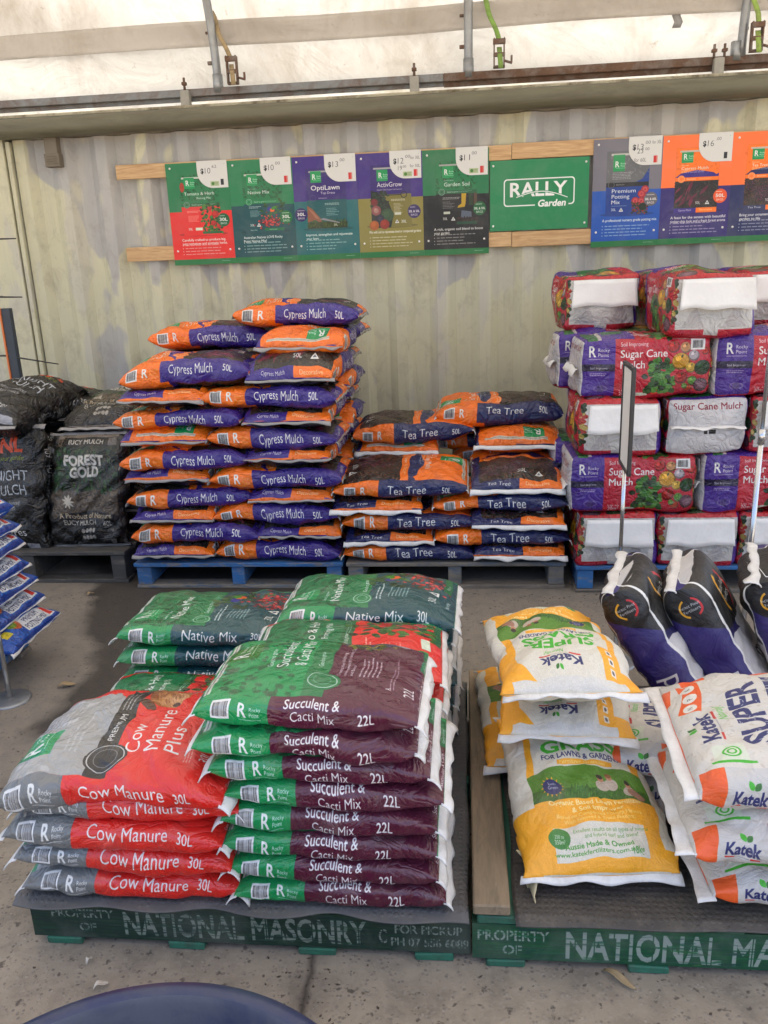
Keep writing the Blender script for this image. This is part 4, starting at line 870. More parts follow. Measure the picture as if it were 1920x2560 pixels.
# ---------------------------------------------------------------- battens and posters
def wood_mat(name, col, dark):
    m, nt, b = new_mat(name); v = coords(nt, scale=(1.2, 14, 14)); w = noise(nt, v, 3.5, 7, 1.4, .6)
    c = mix(nt, ramp(nt, w, [(.35, 0.0), (.65, 1.0)]), col, dark); k = coords(nt, scale=(5, 9, 9)); kn = ramp(nt, noise(nt, k, 1.1, 2), [(.73, 0.0), (.77, 1.0)]); c = mix(nt, mth(nt, 'MULTIPLY', kn, .8), c, [q*.35 for q in dark])
    nt.links.new(c, b.inputs['Base Color']); b.inputs['Roughness'].default_value = .7; bump(nt, b, w, .15, .006); return m
PINE = wood_mat('pine', (.60, .40, .21), (.42, .25, .115))
def batten(x0, x1, z, h, lab):
    o = boxes('timber_batten', [((0, 0, 0), (x1-x0, .022, h))], PINE, None, .002); o.location = ((x0+x1)/2, WALL-.0125, z); tag_(o, lab, 'batten', 'pine battens behind the posters')
batten(-2.25, .318, 2.33, .088, 'pine batten running behind the tops of the five left posters')
batten(-2.245, .322, 1.815, .090, 'pine batten running behind the bottoms of the five left posters')
batten(.321, 3.0, 2.335, .092, 'pine batten above the green board, right of the joint')
batten(.325, 3.0, 1.812, .092, 'pine batten below the green board, right of the joint')
CREAMC = flat_mat('screw_white', (.78, .77, .74), .3, .02, 5, 0)
def poster_thing(x, z, art, lab, price=None, w=PW, h=PH, name='poster', cat='poster', grp='product posters on the container wall'):
    o = thing(name, (x, WALL-.026, z)); tag_(o, lab, cat, grp)
    me = mesh('printed_board', [(0, -.004, 0), (w, -.004, 0), (w, -.004, h), (0, -.004, h), (0, 0, 0), (w, 0, 0), (w, 0, h), (0, 0, h)], [(0, 1, 2, 3), (5, 4, 7, 6), (4, 0, 3, 7), (1, 5, 6, 2), (3, 2, 6, 7), (4, 5, 1, 0)], print_mat(art.name, art), uv=[(0, 0), (1, 0), (1, 1), (0, 1), (0, 0), (1, 0), (1, 1), (0, 1)])
    link('printed_board', me, o)
    sc = ((.03, h-.03), (w-.03, .09), (.03, .09), (w-.03, h-.03)) if cat != 'sign' else ((.02, h-.03), (w-.02, h-.03), (.02, .03), (w-.02, .03))
    for k, (a, c) in enumerate(sc):
        if price is not None and k == 3: continue
        s = lathe('screw_cap', [(.0005, .006), (.004, .005), (.007, .001), (.007, -.002)], CREAMC, o, 10); s.rotation_euler = (PI/2, 0, 0); s.location = (a, -.004, c)
    if price is not None:
        pts = [(0, .165), (.20, .165), (.20, 0), (.10, 0)]+[(.10-.10*math.sin(a), .10-.10*math.cos(a)) for a in np.linspace(.15, PI/2, 8)]
        n = len(pts); Vv = [(p[0], -.0065, p[1]) for p in pts]+[(p[0], -.0045, p[1]) for p in pts]
        Ff = [tuple(range(n-1, -1, -1))]+[(i, (i+1) % n, n+(i+1) % n, n+i) for i in range(n)]
        uv = [(p[0]/.2, p[1]/.165) for p in pts]*2
        t = link('price_tag', mesh('price_tag', Vv, Ff, print_mat(price.name, price, .35, .05), uv=uv), o); t.location = (w-.207, 0, h-.158)
    return o
GREENB = (.04, .36, .19)
ps = [poster('tomato_poster', (.09, .44, .26), RED, .80, tomato_front, ('Carefully crafted to produce big,', 'juicy tomatoes and aromatic herbs.'), 0, '30L', (.04, .33, .16)),
      poster('native_poster', (.09, .46, .28), TEA, .85, native_front, ('Australian Natives LOVE Rocky', 'Point Native Mix!'), 0, '30L', (.06, .4, .18)),
      poster('lawn_poster', (.22, .13, .46), (.03, .37, .38), .87, lawn_front, ('Improve, strengthen and rejuvenate', 'your lawn'), 0, '30L', (.13, .06, .33), (.1, .38)),
      poster('activ_poster', (.22, .13, .46), (.50, .47, .20), .87, activ_front, ('Mix with soil to rejuvenate tired or compacted gardens',), 0, '30L & 50L', (.13, .06, .33)),
      poster('soil_poster', (.09, .42, .25), (.02, .022, .03), .87, soil_front, ('A rich, organic soil blend to boost', 'your garden'), 0, '30L & 50L', (.04, .33, .16))]
pr = [price_art('price_a', '10', '62', (), False, True), price_art('price_b', '10', '00'), price_art('price_c', '13', '00'), price_art('price_d', '12', '00', (('19', .26, .25, .13, .13), ('00', .42, .32, .07, .1), ('for 30L', .66, .56, .09, .3), ('for 50L', .64, .32, .09, .32)), True, True), price_art('price_e', '11', '00', (), True, True)]
labs = ['green and red tomato and herb poster, leftmost on the wall', 'green and dark teal native mix poster beside the tomato poster', 'purple and teal lawn top dress poster with a hand cutting grass', 'purple and olive poster with fruit and vegetables, priced twelve dollars', 'green and black garden soil poster with a yellow boot']
for i in range(5): poster_thing(-1.914+i*.4185, 1.733, ps[i], labs[i], pr[i])
poster_thing(.185, 1.865, rally_art(), 'plain green board with white outlined logo between the posters', None, .614, .418, 'shop_sign', 'sign', None)
p2 = [poster('premium_poster', (.42, .41, .45), (.04, .29, .64), .80, premium_front, ('A professional nursery grade potting mix',), 0, '30L & 60L', (.36, .35, .38)),
      poster('cypress_poster', (.95, .43, .18), (.16, .11, .40), .80, cypress_front, ('A feast for the senses with beautiful', 'timber-chip look and a fresh forest aroma'), 0, '50L', (.86, .30, .09)),
      poster('tea_tree_poster', (.95, .43, .18), NVY, .80, tea_front, ('Bring your ornamental', 'garden to life'), 0, '50L', (.86, .30, .09))]
pr2 = [price_art('price_f', '13', '00', (('for 30L', .7, .6, .09, .28), ('23', .26, .34, .14, .18), ('00', .5, .42, .08, .12), ('for 60L', .18, .1, .11, .36))), price_art('price_g', '16', '.00', (), False), price_art('price_h', '16', '00')]
lab2 = ['grey and blue potting mix poster right of the green board', 'orange and purple mulch poster priced sixteen dollars', 'orange and navy mulch poster cut off at the right edge']
for i in range(3): poster_thing(.822+i*.4185, 1.742, p2[i], lab2[i], pr2[i])
# ================================================================ pallets
def pallet(loc, rot, label, mat, matb, style='blue', W_=1.165, D_=1.165, H=.15, group='pallets under the stacks', art=None, wood=None):
    o = thing('pallet', loc, rot); tag_(o, label, 'pallet', group)       # origin: front-left corner on the ground
    if style == 'green':        # bearers along the front, boards running back
        bs = [((.06+i*(W_-.12)/6, D_/2, H-.011), (.10, D_, .022)) for i in range(7)]
        boxes('top_deck', bs, matb, o, .003, .002)
        boxes('bottom_deck', [((x, D_/2, .0105), (.095, D_, .02)) for x in (.08, W_*.36, W_*.66, W_-.09)], matb, o, .003, .002)
        boxes('bearer', [((W_/2, y, .022+(H-.046)/2), (W_, .04, H-.047)) for y in (D_/2, D_-.025)], matb, o)
        h = H-.047; me = mesh('lettered_bearer', [(0, .004, .0225), (W_, .004, .0225), (W_, .004, .0225+h), (0, .004, .0225+h), (0, .044, .0225), (W_, .044, .0225), (W_, .044, .0225+h), (0, .044, .0225+h)], [(0, 1, 2, 3), (5, 4, 7, 6), (4, 0, 3, 7), (1, 5, 6, 2), (3, 2, 6, 7), (4, 5, 1, 0)], mat, uv=[(0, 0), (1, 0), (1, 1), (0, 1)]*2)
        link('lettered_bearer', me, o)
    else:
        n = 7; bs = [((W_/2, .05+i*(D_-.10)/(n-1), H-.011), (W_, .10 if i in (0, n-1) else .115, .022)) for i in range(n)]
        boxes('front_board', bs[:1], mat, o, .003, .001); boxes('top_deck', bs[1:], matb, o, .003, .002)
        boxes('bottom_deck', [((W_/2, y, .0105), (W_, .10, .02)) for y in (.06, D_/2, D_-.06)], matb, o, .003, .002)
        for x in (.05, W_/2, W_-.05): boxes('bearer', [((x, D_/2, .022+(H-.046)/2), (.08 if x != W_/2 else .07, D_-.02, H-.047))], mat, o)
    return o
def painted_wood(name, col, wear, wearc=(.22, .19, .15), dirtc=(.06, .055, .05), sc=(1, 1, 1)):
    m, nt, b = new_mat(name); v = coords(nt, scale=sc); f = noise(nt, v, 9, 7, .4, .7)
    c = mix(nt, f, [x*.65 for x in col], [x*1.25 for x in col]); c = mix(nt, ramp(nt, noise(nt, v, 5, 8, .8, .75), [(1-wear-.08, 0.0), (1-wear+.06, 1.0)]), c, wearc)
    c = mix(nt, mth(nt, 'MULTIPLY', ramp(nt, noise(nt, v, 3, 6, 0, .7), [(.45, 0.0), (.75, 1.0)]), .7), c, dirtc)
    nt.links.new(c, b.inputs['Base Color']); b.inputs['Roughness'].default_value = .7; bump(nt, b, f, .3, .008); return m
BLUE = painted_wood('blue_paint', (.025, .14, .37), .42, sc=(1.5, 6, 6)); BLUED = painted_wood('blue_paint_worn', (.05, .11, .19), .55, (.20, .18, .15), sc=(1.5, 6, 6))
DKW = painted_wood('dark_wood', (.07, .068, .065), .4, (.16, .14, .12), (.03, .03, .03), (1.5, 6, 6)); GREYW = painted_wood('grey_wood', (.17, .15, .125), .4, (.24, .21, .17), (.07, .06, .05), (1.5, 6, 6))
GRNW = painted_wood('green_paint', (.025, .15, .09), .30, (.10, .13, .09), (.05, .05, .04), (6, 1.5, 6))
pallet((-1.815, 4.06, 0), 0, 'bright blue pallet under the tall orange and purple stack', BLUE, BLUED)
pallet((-.632, 4.06, 0), 0, 'worn grey blue pallet under the low orange and navy stack', BLUED, GREYW)
pallet((.575, 4.0, 0), 0, 'blue fronted pallet under the crimson bales', BLUE, GREYW, W_=1.30)
pallet((-3.06, 4.14, 0), 0, 'dark weathered pallet under the upright black sacks', DKW, DKW, H=.19)
pallet((-3.19, 2.15, 0), 0, 'blue and grey pallet under the blue bags at the left edge', BLUE, GREYW)
def stmat(name, art): m = print_mat(name, art, .7, .28); return m
INK = (.36, .38, .34)
s1 = stencil_art([('PROPERTY', .055, .058, .022, .165), ('OF', .125, .02, .022, .045), ('NATIONAL MASONRY', .245, .014, .062, .62), ('C', .895, .022, .036, .02), ('FOR PICKUP', .935, .05, .022, .165), ('PH 07 556 6089', .925, .015, .022, .19)], (.05, .17, .12), (.55, .57, .53), 1, 330)
s2 = stencil_art([('PROPERTY', .012, .052, .026, .165), ('OF', .07, .014, .024, .045), ('NATIONAL MASONRY', .215, .010, .070, .70)], (.03, .27, .165), (.62, .63, .60), 2, 150)
P1 = pallet((-1.118, 1.61, 0), 0, 'dark green lettered pallet under the red and maroon stacks', stmat('stencil_worn', s1), GRNW, 'green', W_=1.126, D_=1.15)
P2 = pallet((.012, 1.60, 0), 0, 'brighter green lettered pallet under the white granule sacks', stmat('stencil_bright', s2), GRNW, 'green', W_=1.165, D_=1.15)
def rubber_mat(name, x0, x1, y0, y1, z, col, col2, lab, seed, over=.035, rough=.6):
    m, nt, b = new_mat(name); v = coords(nt, jitter=False); f = noise(nt, v, 4, 8, .5, .7)
    c = mix(nt, ramp(nt, f, [(.38, 0.0), (.66, 1.0)]), col, col2); c = mix(nt, mth(nt, 'MULTIPLY', ramp(nt, noise(nt, v, 13, 8, .4, .75), [(.52, 0.0), (.72, 1.0)]), .6), c, (.16, .14, .115)); nt.links.new(c, b.inputs['Base Color']); b.inputs['Roughness'].default_value = rough
    ck = nd(nt, 'ShaderNodeTexVoronoi', Scale=58.0, Randomness=.25); nt.links.new(v, ck.inputs['Vector']); bump(nt, b, mth(nt, 'ADD', ramp(nt, ck.outputs['Distance'], [(.25, 1.0), (.4, 0.0)]), f), .5, .003)
    r = np.random.default_rng(seed); P = []; nx, ny = 90, 40; w = [(r.normal(0, .0045), r.uniform(3, 22), r.uniform(0, 6)) for k in range(7)]
    for gx in np.linspace(x0, x1, nx):
        row = []; e = sum(a*math.sin(k*gx+p) for a, k, p in w)
        for t in np.linspace(0, 1, ny):
            y = y0-over-e+(y1-y0+over+e)*t**1.6; d = max(0, (y0+.006-y)); zz = z+max(0, e)*.5*max(0, 1-(y-y0)/.10)-d*(.35+.5*max(0, -e)*30)
            row.append((gx+.004*math.sin(y*14), y, zz+.0012*math.sin(gx*21+y*9)))
        P.append(row)
    o = sheet('rubber_mat', P, m, None, .004); return tag_(o, lab, 'mat', 'rubber mats on the green pallets')
rubber_mat('rubber_grey', -1.14, .005, 1.602, 2.745, .156, (.075, .074, .075), (.125, .12, .115), 'grey dimpled rubber mat under the red and maroon stacks', 4, .022)
rubber_mat('rubber_brown', .115, 1.17, 1.60, 2.73, .157, (.045, .042, .04), (.085, .075, .062), 'dirty dark rubber mat under the white granule sacks', 9, .02)
o = boxes('timber_plank', [((0, 0, 0), (.088, 1.19, .03))], painted_wood('old_plank', (.27, .20, .125), .40, (.17, .13, .085), (.10, .095, .06), (7, 1.2, 7)), None, .004); o.location = (.058, 2.19, .172); tag_(o, 'weathered brown timber plank along the left side of the right green pallet', 'plank')

# ================================================================ sack kinds
CLEAR = flat_mat('clear_seal', (.30, .285, .27), .25, .3, 20, .3); WSEAL = flat_mat('white_seal', (.74, .73, .70), .4, .12, 20, .35, 0, (.45, .42, .38), .5)
def kind(img, L, W_, T, seal, rough=.23, crinkle=.6, dust=.25, scale=1.0, woven=False, fine=.8, **kw): return dict(L=L, W=W_, T=T, mat=film_mat(img.name, img, rough, crinkle, dust, scale, woven, fine), seal=seal, **kw)
CYP = kind(make_net('cypress_print', .77, .46, .128, 800, cypress_front, ORG, PUR, ('Cypress Mulch', .31), '50L', under=(.07, .06, .06), small=(.95, .62, .3)), .69, .46, .13, CLEAR, sealL=.016, hang=1.0, dust=.2, n=3.5)
TTR = kind(make_net('teatree_print', .77, .47, .11, 800, tea_front, ORG, NVY, ('Tea Tree', .27), '50L', small=(.95, .62, .3)), .70, .48, .118, WSEAL, sealL=.024, hang=1.05, dust=.2, n=3.5)
NAT = kind(make_net('native_print', .63, .37, .085, 1100, native_front, GRN, TEA, ('Native Mix', .31), '30L', lift=True), .575, .37, .092, WSEAL, crinkle=.36, fine=.3, rough=.27, sealL=.026, n=3.2, hang=.6, folds=.62)
TOM = kind(make_net('tomato_print', .63, .37, .085, 1100, tomato_front, GRN, RED, ('Tomato & Herb', .31), '30L', lift=True), .56, .37, .088, WSEAL, crinkle=.36, fine=.3, rough=.27, sealL=.026, n=3.2, hang=.6, folds=.62)
COW = kind(make_net('manure_print', .63, .37, .085, 1100, cow_front, GRY, RED, ('Cow Manure', .34), '30L', lift=True), .55, .37, .09, WSEAL, crinkle=.36, fine=.3, rough=.27, sealL=.03, n=3.2, hang=.6, folds=.62)
SUC = kind(make_net('succulent_print', .60, .36, .085, 1100, suc_front, GRN, MAR, ('Succulent &', 'Cacti Mix'), '22L', two=True, lift=True), .515, .365, .085, WSEAL, crinkle=.36, fine=.3, rough=.27, sealL=.028, n=3.6, hang=.6, folds=.62)
SGR = kind(make_net('lawn_feed_print', .64, .37, .10, 1100, grass_front, CRM, CRM, panel=blank_panel(CRM, ((0, .12, YEL), (.68, 1.01, YEL))), back=grass_back), .60, .36, .125, WSEAL, .5, .25, .3, 1, True, n=2.25, p=3.6, sealL=.022, endt=.04, flare=.03)
SBO = kind(make_net('booster_print', .66, .40, .13, 1100, booster_front, CRM, CRM, panel=booster_panel), .62, .40, .135, WSEAL, .5, .3, .3, 1, True, n=2.8, sealL=.035, hang=.1)
BLE = kind(make_net('fertiliser_print', .62, .38, .17, 1000, blend_front, BLK, (.7, .69, .68), panel=blend_panel), .60, .41, .185, WSEAL, .5, .25, .12, 1, True, n=3.4, p=12, endt=.55, sealL=.032, hang=.9)
EUC = kind(make_net('eucy_print', .78, .46, .16, 800, eucy_front, (.17, .14, .115), BLK, panel=lambda A, L, T: (A.rect(-.01, 0, L*1.01, T, (.10, .085, .07)), A.rect(.6*L, 0, L*1.01, T, BLK))), .68, .45, .18, CLEAR, .25, .6, .15, n=2.7)
MID = kind(make_net('midnight_print', .78, .48, .16, 800, midnight_front, BLK, BLK, panel=dark_panel), .70, .47, .19, CLEAR, .25, .7, .12, n=2.7)
POT = kind(make_net('potting_print', .72, .44, .10, 900, potting_front, (.03, .28, .62), (.03, .28, .62), panel=blank_panel((.03, .28, .62)), back=potting_back), .64, .44, .105, WSEAL, .3, .5, .12, sealL=.010, hang=.9, n=3.1)
ORD = ['bottom', 'second', 'third', 'fourth', 'fifth', 'sixth', 'seventh', 'eighth', 'ninth', 'tenth', 'eleventh', 'topmost']
def j(a): return rnd.uniform(-a, a)
H90 = PI/2
# ---- tall stack: front faces at y 4.05
CG = 'orange and purple mulch bags in the tall stack'
def cyp(t, layer, x, z, side, yf=4.05, rot=None, tilt=0, back=False, lab=None, **kw):
    rt = {'S': 0, 'R': PI, 'E': -H90, 'T': H90}[t]; dep = CYP['W'] if t in 'SR' else CYP['L']
    face = {'S': 'long side outward', 'R': 'long side outward', 'E': 'dark end outward', 'T': 'orange end with green tag outward'}[t]
    l = lab or f'orange and purple bag, {face}, {ORD[layer]} layer, {side} of tall stack'
    if back: l = f'orange and purple bag, {ORD[layer]} layer, rear {side} of tall stack'
    kw.setdefault('bend', j(.009)); kw.setdefault('droop', (rnd.uniform(0, .016), rnd.uniform(0, .016))); kw.setdefault('L', CYP['L']+j(.018))
    sack('mulch_bag', CYP, (x, yf+dep/2+j(.012), z), rt+j(.022)+(rot or 0), l, CG, tilt=tilt+j(.012), roll=j(.01), cat='mulch bag', **kw)
F_ = [('E', 0, -1.575, .142), ('S', 0, -1.003, .142), ('S', 1, -1.445, .248), ('E', 1, -.885, .250), ('E', 2, -1.572, .348), ('S', 2, -1.000, .354), ('R', 3, -1.470, .452), ('E', 3, -.905, .458), ('E', 4, -1.568, .562), ('S', 4, -.985, .556), ('S', 5, -1.470, .664), ('E', 5, -.905, .664), ('T', 6, -1.565, .772), ('S', 6, -.982, .768), ('S', 7, -1.480, .872), ('E', 7, -.900, .876), ('E', 8, -1.555, .986), ('S', 8, -.985, .980)]
for t, ly, x, z in F_:
    sd = 'left' if x < -1.2 else 'right'; cyp(t, ly, x, z, sd, tilt=(.015 if t in 'SR' and sd == 'right' else 0))
    if sd == 'right':
        if t == 'S': cyp('E' if ly % 2 else 'T', ly, -.865+j(.015), z, 'right', 4.52, back=True)
        else: cyp('S', ly, -.985+j(.015), z, 'right', 4.75, back=True)
    if ly in (7, 8) and sd == 'left': cyp('S' if t != 'S' else 'E', ly, -1.47 if t != 'S' else -1.58, z, 'left', 4.75 if t != 'S' else 4.52, back=True)
cyp('S', 9, -1.425, 1.100, 'left', tilt=-.03, T=.16, crown=.012, droop=(.03, .01)); cyp('E', 9, -.865, 1.085, 'right', T=.17, crown=.02, droop=(.0, .03))
cyp('E', 9, -1.57, 1.105, 'left', 4.53, back=True, T=.15); cyp('S', 9, -1.0, 1.10, 'right', 4.76, back=True, T=.15)
cyp('S', 10, -1.405, 1.255, 'left', 4.48, tilt=.03, T=.15); cyp('T', 10, -.83, 1.235, 'right', 4.15, T=.15, droop=(.02, 0)); cyp('S', 10, -.93, 1.25, 'right', 4.80, back=True)
cyp('S', 11, -.88, 1.372, 'right', 4.35, tilt=.03, T=.14, lab='orange and purple bag lying topmost of the whole tall stack')
# ---- low stack
TG = 'orange and navy mulch bags in the low stack'
def tea(t, layer, x, z, side, yf=4.05, rot=0, tilt=0, back=False, lab=None, lean=0.0, **kw):
    rt = {'S': 0, 'R': PI, 'E': -H90, 'T': H90}[t]; dep = TTR['W'] if t in 'SR' else TTR['L']
    face = {'S': 'long side outward', 'R': 'long side outward', 'E': 'white seamed end outward', 'T': 'orange end with green tag outward'}[t]
    l = lab or (f'orange and navy bag, {ORD[layer]} layer, rear {side} of low stack' if back else f'orange and navy bag, {face}, {ORD[layer]} layer, {side} of low stack')
    kw.setdefault('bend', j(.007)); kw.setdefault('droop', (rnd.uniform(0, .014), rnd.uniform(0, .014))); kw.setdefault('L', TTR['L']+j(.015))
    sack('mulch_bag', TTR, (x, yf+dep/2+j(.01), z), rt+j(.02)+rot, l, TG, tilt=tilt+j(.01), roll=j(.008)+lean, cat='mulch bag', **kw)
for t, ly, x, z in [('S', 0, -.297, .142), ('E', 0, .291, .142), ('E', 1, -.398, .226), ('S', 1, .195, .228), ('R', 2, -.290, .316), ('E', 2, .291, .318), ('E', 3, -.455, .408), ('S', 3, .187, .412)]:
    sd = 'left' if x < 0 else 'right'; tea(t, ly, x, z, sd, T=.108)
    tea('S' if t not in 'SR' else 'E', ly, (x if t not in 'SR' else (-.42 if sd == 'left' else .29))+j(.01), z, sd, 4.75 if t not in 'SR' else 4.535, back=True, T=.108)
tea('R', 4, -.330, .512, 'left', T=.122, crown=.015, lean=-.10); tea('E', 4, .283, .510, 'right', T=.122, crown=.02, tilt=.03)
tea('T', 5, -.378, .605, 'left', 4.54); tea('S', 4, .283, .512, 'right', 4.75, back=True); tea('S', 5, .15, .600, 'middle', 4.78, back=True); tea('T', 5, .305, .640, 'right', 4.42, T=.14)
tea('R', 6, -.285, .690, 'left', 4.52, tilt=.03, T=.15, lab='orange and navy bag lying topmost on the left of the low stack'); tea('S', 6, .205, .765, 'right', 4.56, tilt=-.015, T=.16, lab='orange and navy bag lying topmost on the right of the low stack')

# ---- bales
bimg, CELLS = bale_art(); BMAT = film_mat('bale_print', bimg, .25, .6, .15)
FLAP = flat_mat('flap_white', (.77, .76, .74), .5, .06, 8, .25, 0, (.55, .52, .48), .4)
def bale(x, z, yf, t, label, rot=0.0, tilt=0.0):
    global _seed
    _seed += 1; L, Wd, Hh = BL, BW, BH; V, F, UV = bale_geo(L, Wd, Hh, CELLS, _seed)
    o = link('mulch_bale', mesh('mulch_bale', V, F, BMAT, uv=UV, smooth=True)); rt = {'S': 0, 'R': PI, 'E': -H90, 'B': H90}[t]; dep = Wd if t in 'SR' else L
    o.matrix_world = Matrix.Translation((x, yf+dep/2, z)) @ Matrix.Rotation(rt+rot+j(.012), 4, 'Z') @ Matrix.Rotation(tilt, 4, 'Y')
    tag_(o, label, 'bale', 'pressed mulch bales on the right pallet')
    r = np.random.default_rng(_seed)
    if t != 'B':        # folded paper flap on the closing end
        rows = []; w = [(r.normal(0, .0035), r.uniform(8, 40), r.uniform(0, 6)) for k in range(5)]
        for f in np.linspace(0, 1, 7):
            row = []
            for u in np.linspace(-1, 1, 24):
                y = u*(.158+.012*f)+.008; e = sum(a*math.sin(k*y+p) for a, k, p in w); row.append((L/2+.030+.003*f+.012*f*f*(1+.5*math.sin(u*5+_seed))+e*.5*f, y, Hh*.90-(.135+e)*f))
            rows.append(row)
        sheet('paper_flap', rows, FLAP, o, .002)
    rows = []                                  # string-tied fold on the other end
    for f in np.linspace(0, 1, 4): rows.append([(-L/2-.012-.028*f-.004*math.sin(u*9+f*3)*f, -u*.175, Hh*.5+.004*math.sin(u*5+_seed)-(.008 if t == 'B' else .035)*f*f+(.004*math.sin(13*u))*f) for u in np.linspace(-1, 1, 18)])
    sheet('end_fold', rows, FLAP, o, .003)
    return o
for x, z, yf, t, lab in [(.772, .150, 4.0, 'E', 'crimson bale, paper flap outward, bottom row, leftmost'), (1.166, .150, 4.0, 'E', 'crimson bale, paper flap outward, bottom row, second from left'), (1.562, .150, 4.01, 'E', 'crimson bale, paper flap outward, bottom row, at right frame edge'),
    (.835, .440, 4.0, 'S', 'purple and crimson bale, long side outward, second row, behind the sign pole'), (1.478, .442, 4.0, 'S', 'purple and crimson bale, long side outward, second row, at right frame edge'), (.80, .440, 4.40, 'S', 'rear crimson bale of the second row, left side'),
    (.765, .728, 4.0, 'E', 'crimson bale, paper flap outward, third row, behind the sign frame'), (1.172, .730, 4.0, 'B', 'bale with plain white lettered end outward, third row'), (1.572, .728, 4.01, 'E', 'crimson bale, paper flap outward, third row, at right frame edge'),
    (.865, 1.015, 4.0, 'S', 'purple and crimson bale, long side outward, fourth row, left'), (1.492, 1.015, 4.0, 'S', 'purple and crimson bale, long side outward, fourth row, right'), (.80, 1.010, 4.40, 'S', 'rear crimson bale of the fourth row, left side'), (1.45, 1.010, 4.41, 'S', 'rear crimson bale of the fourth row, right side'),
    (.735, 1.305, 4.48, 'E', 'crimson bale with paper flap on top at the left, near the wall'), (1.155, 1.302, 3.96, 'E', 'crimson bale with paper flap on top, nearest the front'), (1.20, 1.300, 4.66, 'E', 'crimson bale on top, tucked behind the two others'), (1.66, 1.300, 4.52, 'E', 'crimson bale on top cut off at the right frame edge')]:
    bale(x, z, yf, t, lab)

# ---- front left pallet
ZB = .156
CWG = 'red and grey manure bags in the front stack'
for k, (x, z, yf, rt, tl, kw) in enumerate([(-.832, ZB, 1.612, .02, .012, {}), (-.838, ZB+.078, 1.607, -.01, .02, {}), (-.853, ZB+.150, 1.598, .0, .035, dict(T=.098, droop=(.012, .0))), (-.812, ZB+.226, 1.615, .01, .0, {}), (-.850, ZB+.296, 1.598, -.035, -.02, dict(T=.105, droop=(.055, .012), crown=.016, rough=1.1, L=.585, Wd=.385))]):
    sack('manure_bag', COW, (x, yf+.155, z), rt, f'red and grey manure bag, {ORD[k] if k < 4 else "topmost"} in the front left stack', CWG, tilt=tl, cat='manure bag', roll=(.13 if k == 4 else 0), **kw)
SG = 'green and maroon cactus mix bags'
for k in range(8):
    x = (-.298, -.310, -.312, -.308, -.296, -.325, -.352, -.345)[k]
    sack('potting_mix_bag', SUC, (x-.012, 1.612+.152-(.012 if k > 5 else 0), ZB+.0692*k), j(.02)-(.015 if k == 7 else 0), f'green and maroon bag, {ORD[k] if k < 7 else "topmost"} in the front middle stack', SG, tilt=.012+.006*(k > 4), T=(.084 if k < 7 else .094), cat='potting mix bag', **(dict(crown=.006, Wd=.345) if k == 7 else {}))
TMG = 'green and red tomato mix bags'
for k in range(3): sack('potting_mix_bag', TOM, (-.86+j(.015), 2.178, ZB+.082*k), j(.03), f'green and red tomato mix bag, {ORD[k] if k < 2 else "topmost"} behind the manure bags', TMG, T=.088, cat='potting mix bag', **(dict(crown=.012) if k == 2 else {}))
for k in range(6): sack('potting_mix_bag', (TOM, TOM, NAT, TOM, TOM, TOM)[k], (-.345+j(.012), 2.178, ZB+.071*k), j(.03), f'{"green and teal" if k == 2 else "green and red"} bag, {ORD[k] if k < 5 else "topmost"} behind the maroon bags', TMG if k != 2 else 'green and teal native mix bags', T=.088, cat='potting mix bag', **(dict(crown=.012, tilt=.02) if k == 5 else {}))
NG = 'green and teal native mix bags'
for k in range(5): sack('potting_mix_bag', NAT, (-.868+j(.012), 2.552, ZB+.076*k), j(.03), f'green and teal bag, {ORD[k] if k < 4 else "topmost"} at the rear left of the front pallet', NG, T=.09, cat='potting mix bag', **(dict(crown=.014, T=.095) if k == 4 and False else {}))
for k in range(6): sack('potting_mix_bag', NAT, (-.325+j(.014), 2.552, ZB+.0735*k), j(.035), f'green and teal bag, {ORD[k] if k < 5 else "topmost"} at the rear right of the front pallet', NG, T=.09, cat='potting mix bag', **(dict(crown=.014, tilt=-.02, droop=(.0, .02)) if k == 5 else {}))

# ---- front right pallet
GG = 'white and yellow lawn feed sacks'
def gr(x, y, z, rt, tl, lab, rl=0, **kw): return sack('fertiliser_sack', SGR, (x, y, z), rt, lab, GG, tilt=tl, roll=rl, cat='sack', **kw)
gr(.235, 2.42, ZB, H90+.03, .0, 'yellow cornered sack propping up the large lawn feed sack from behind', Wd=.37)
front_sack = sack('fertiliser_sack', SGR, (.305, 1.935, ZB+.055), -H90+.09, 'large dirty yellow and white sack with grass picture at the pallet front', GG, tilt=.27, cat='sack', T=.13, crown=.02, L=.52, Wd=.38)
gr(.285, 2.275, ZB+.205, H90-.03, -.02, 'white sack with yellow corners under the upside down top sack', T=.115)
gr(.262, 2.240, ZB+.310, H90+.07, .12, 'white and yellow sack lying upside down on top of its pile', T=.135, crown=.018, L=.64)
sm = SGR['mat']; rows = []
for f in np.linspace(0, 1, 6): rows.append([(.125+.03*u+.035*f*(1-.4*u)+.01*math.sin(5*f), 1.745-.05*u-.055*f+.012*math.sin(6*u), ZB+.07-.068*f*(1-.2*u)-.01*u) for u in np.linspace(0, 1, 8)])
lf = sheet('torn_flap', rows, flat_mat('torn_sack', (.55, .47, .28), .7, .15, 12), None, .002); lf.parent = front_sack; lf.matrix_parent_inverse = front_sack.matrix_world.inverted()
BG = 'white and orange booster sacks'
def bo(x, y, z, rt, tl, lab, **kw): return sack('fertiliser_sack', SBO, (x, y, z), rt, lab, BG, tilt=tl, cat='sack', **kw)
bo(.872, 1.800, ZB+.0, .02, -.0, 'white and orange sack, lowest of the three at the right frame edge', T=.14)
bo(.822, 1.785, ZB+.130, -.015, .015, 'white and orange sack, middle of the three at the right frame edge', T=.14, crown=.015, Wd=.42)
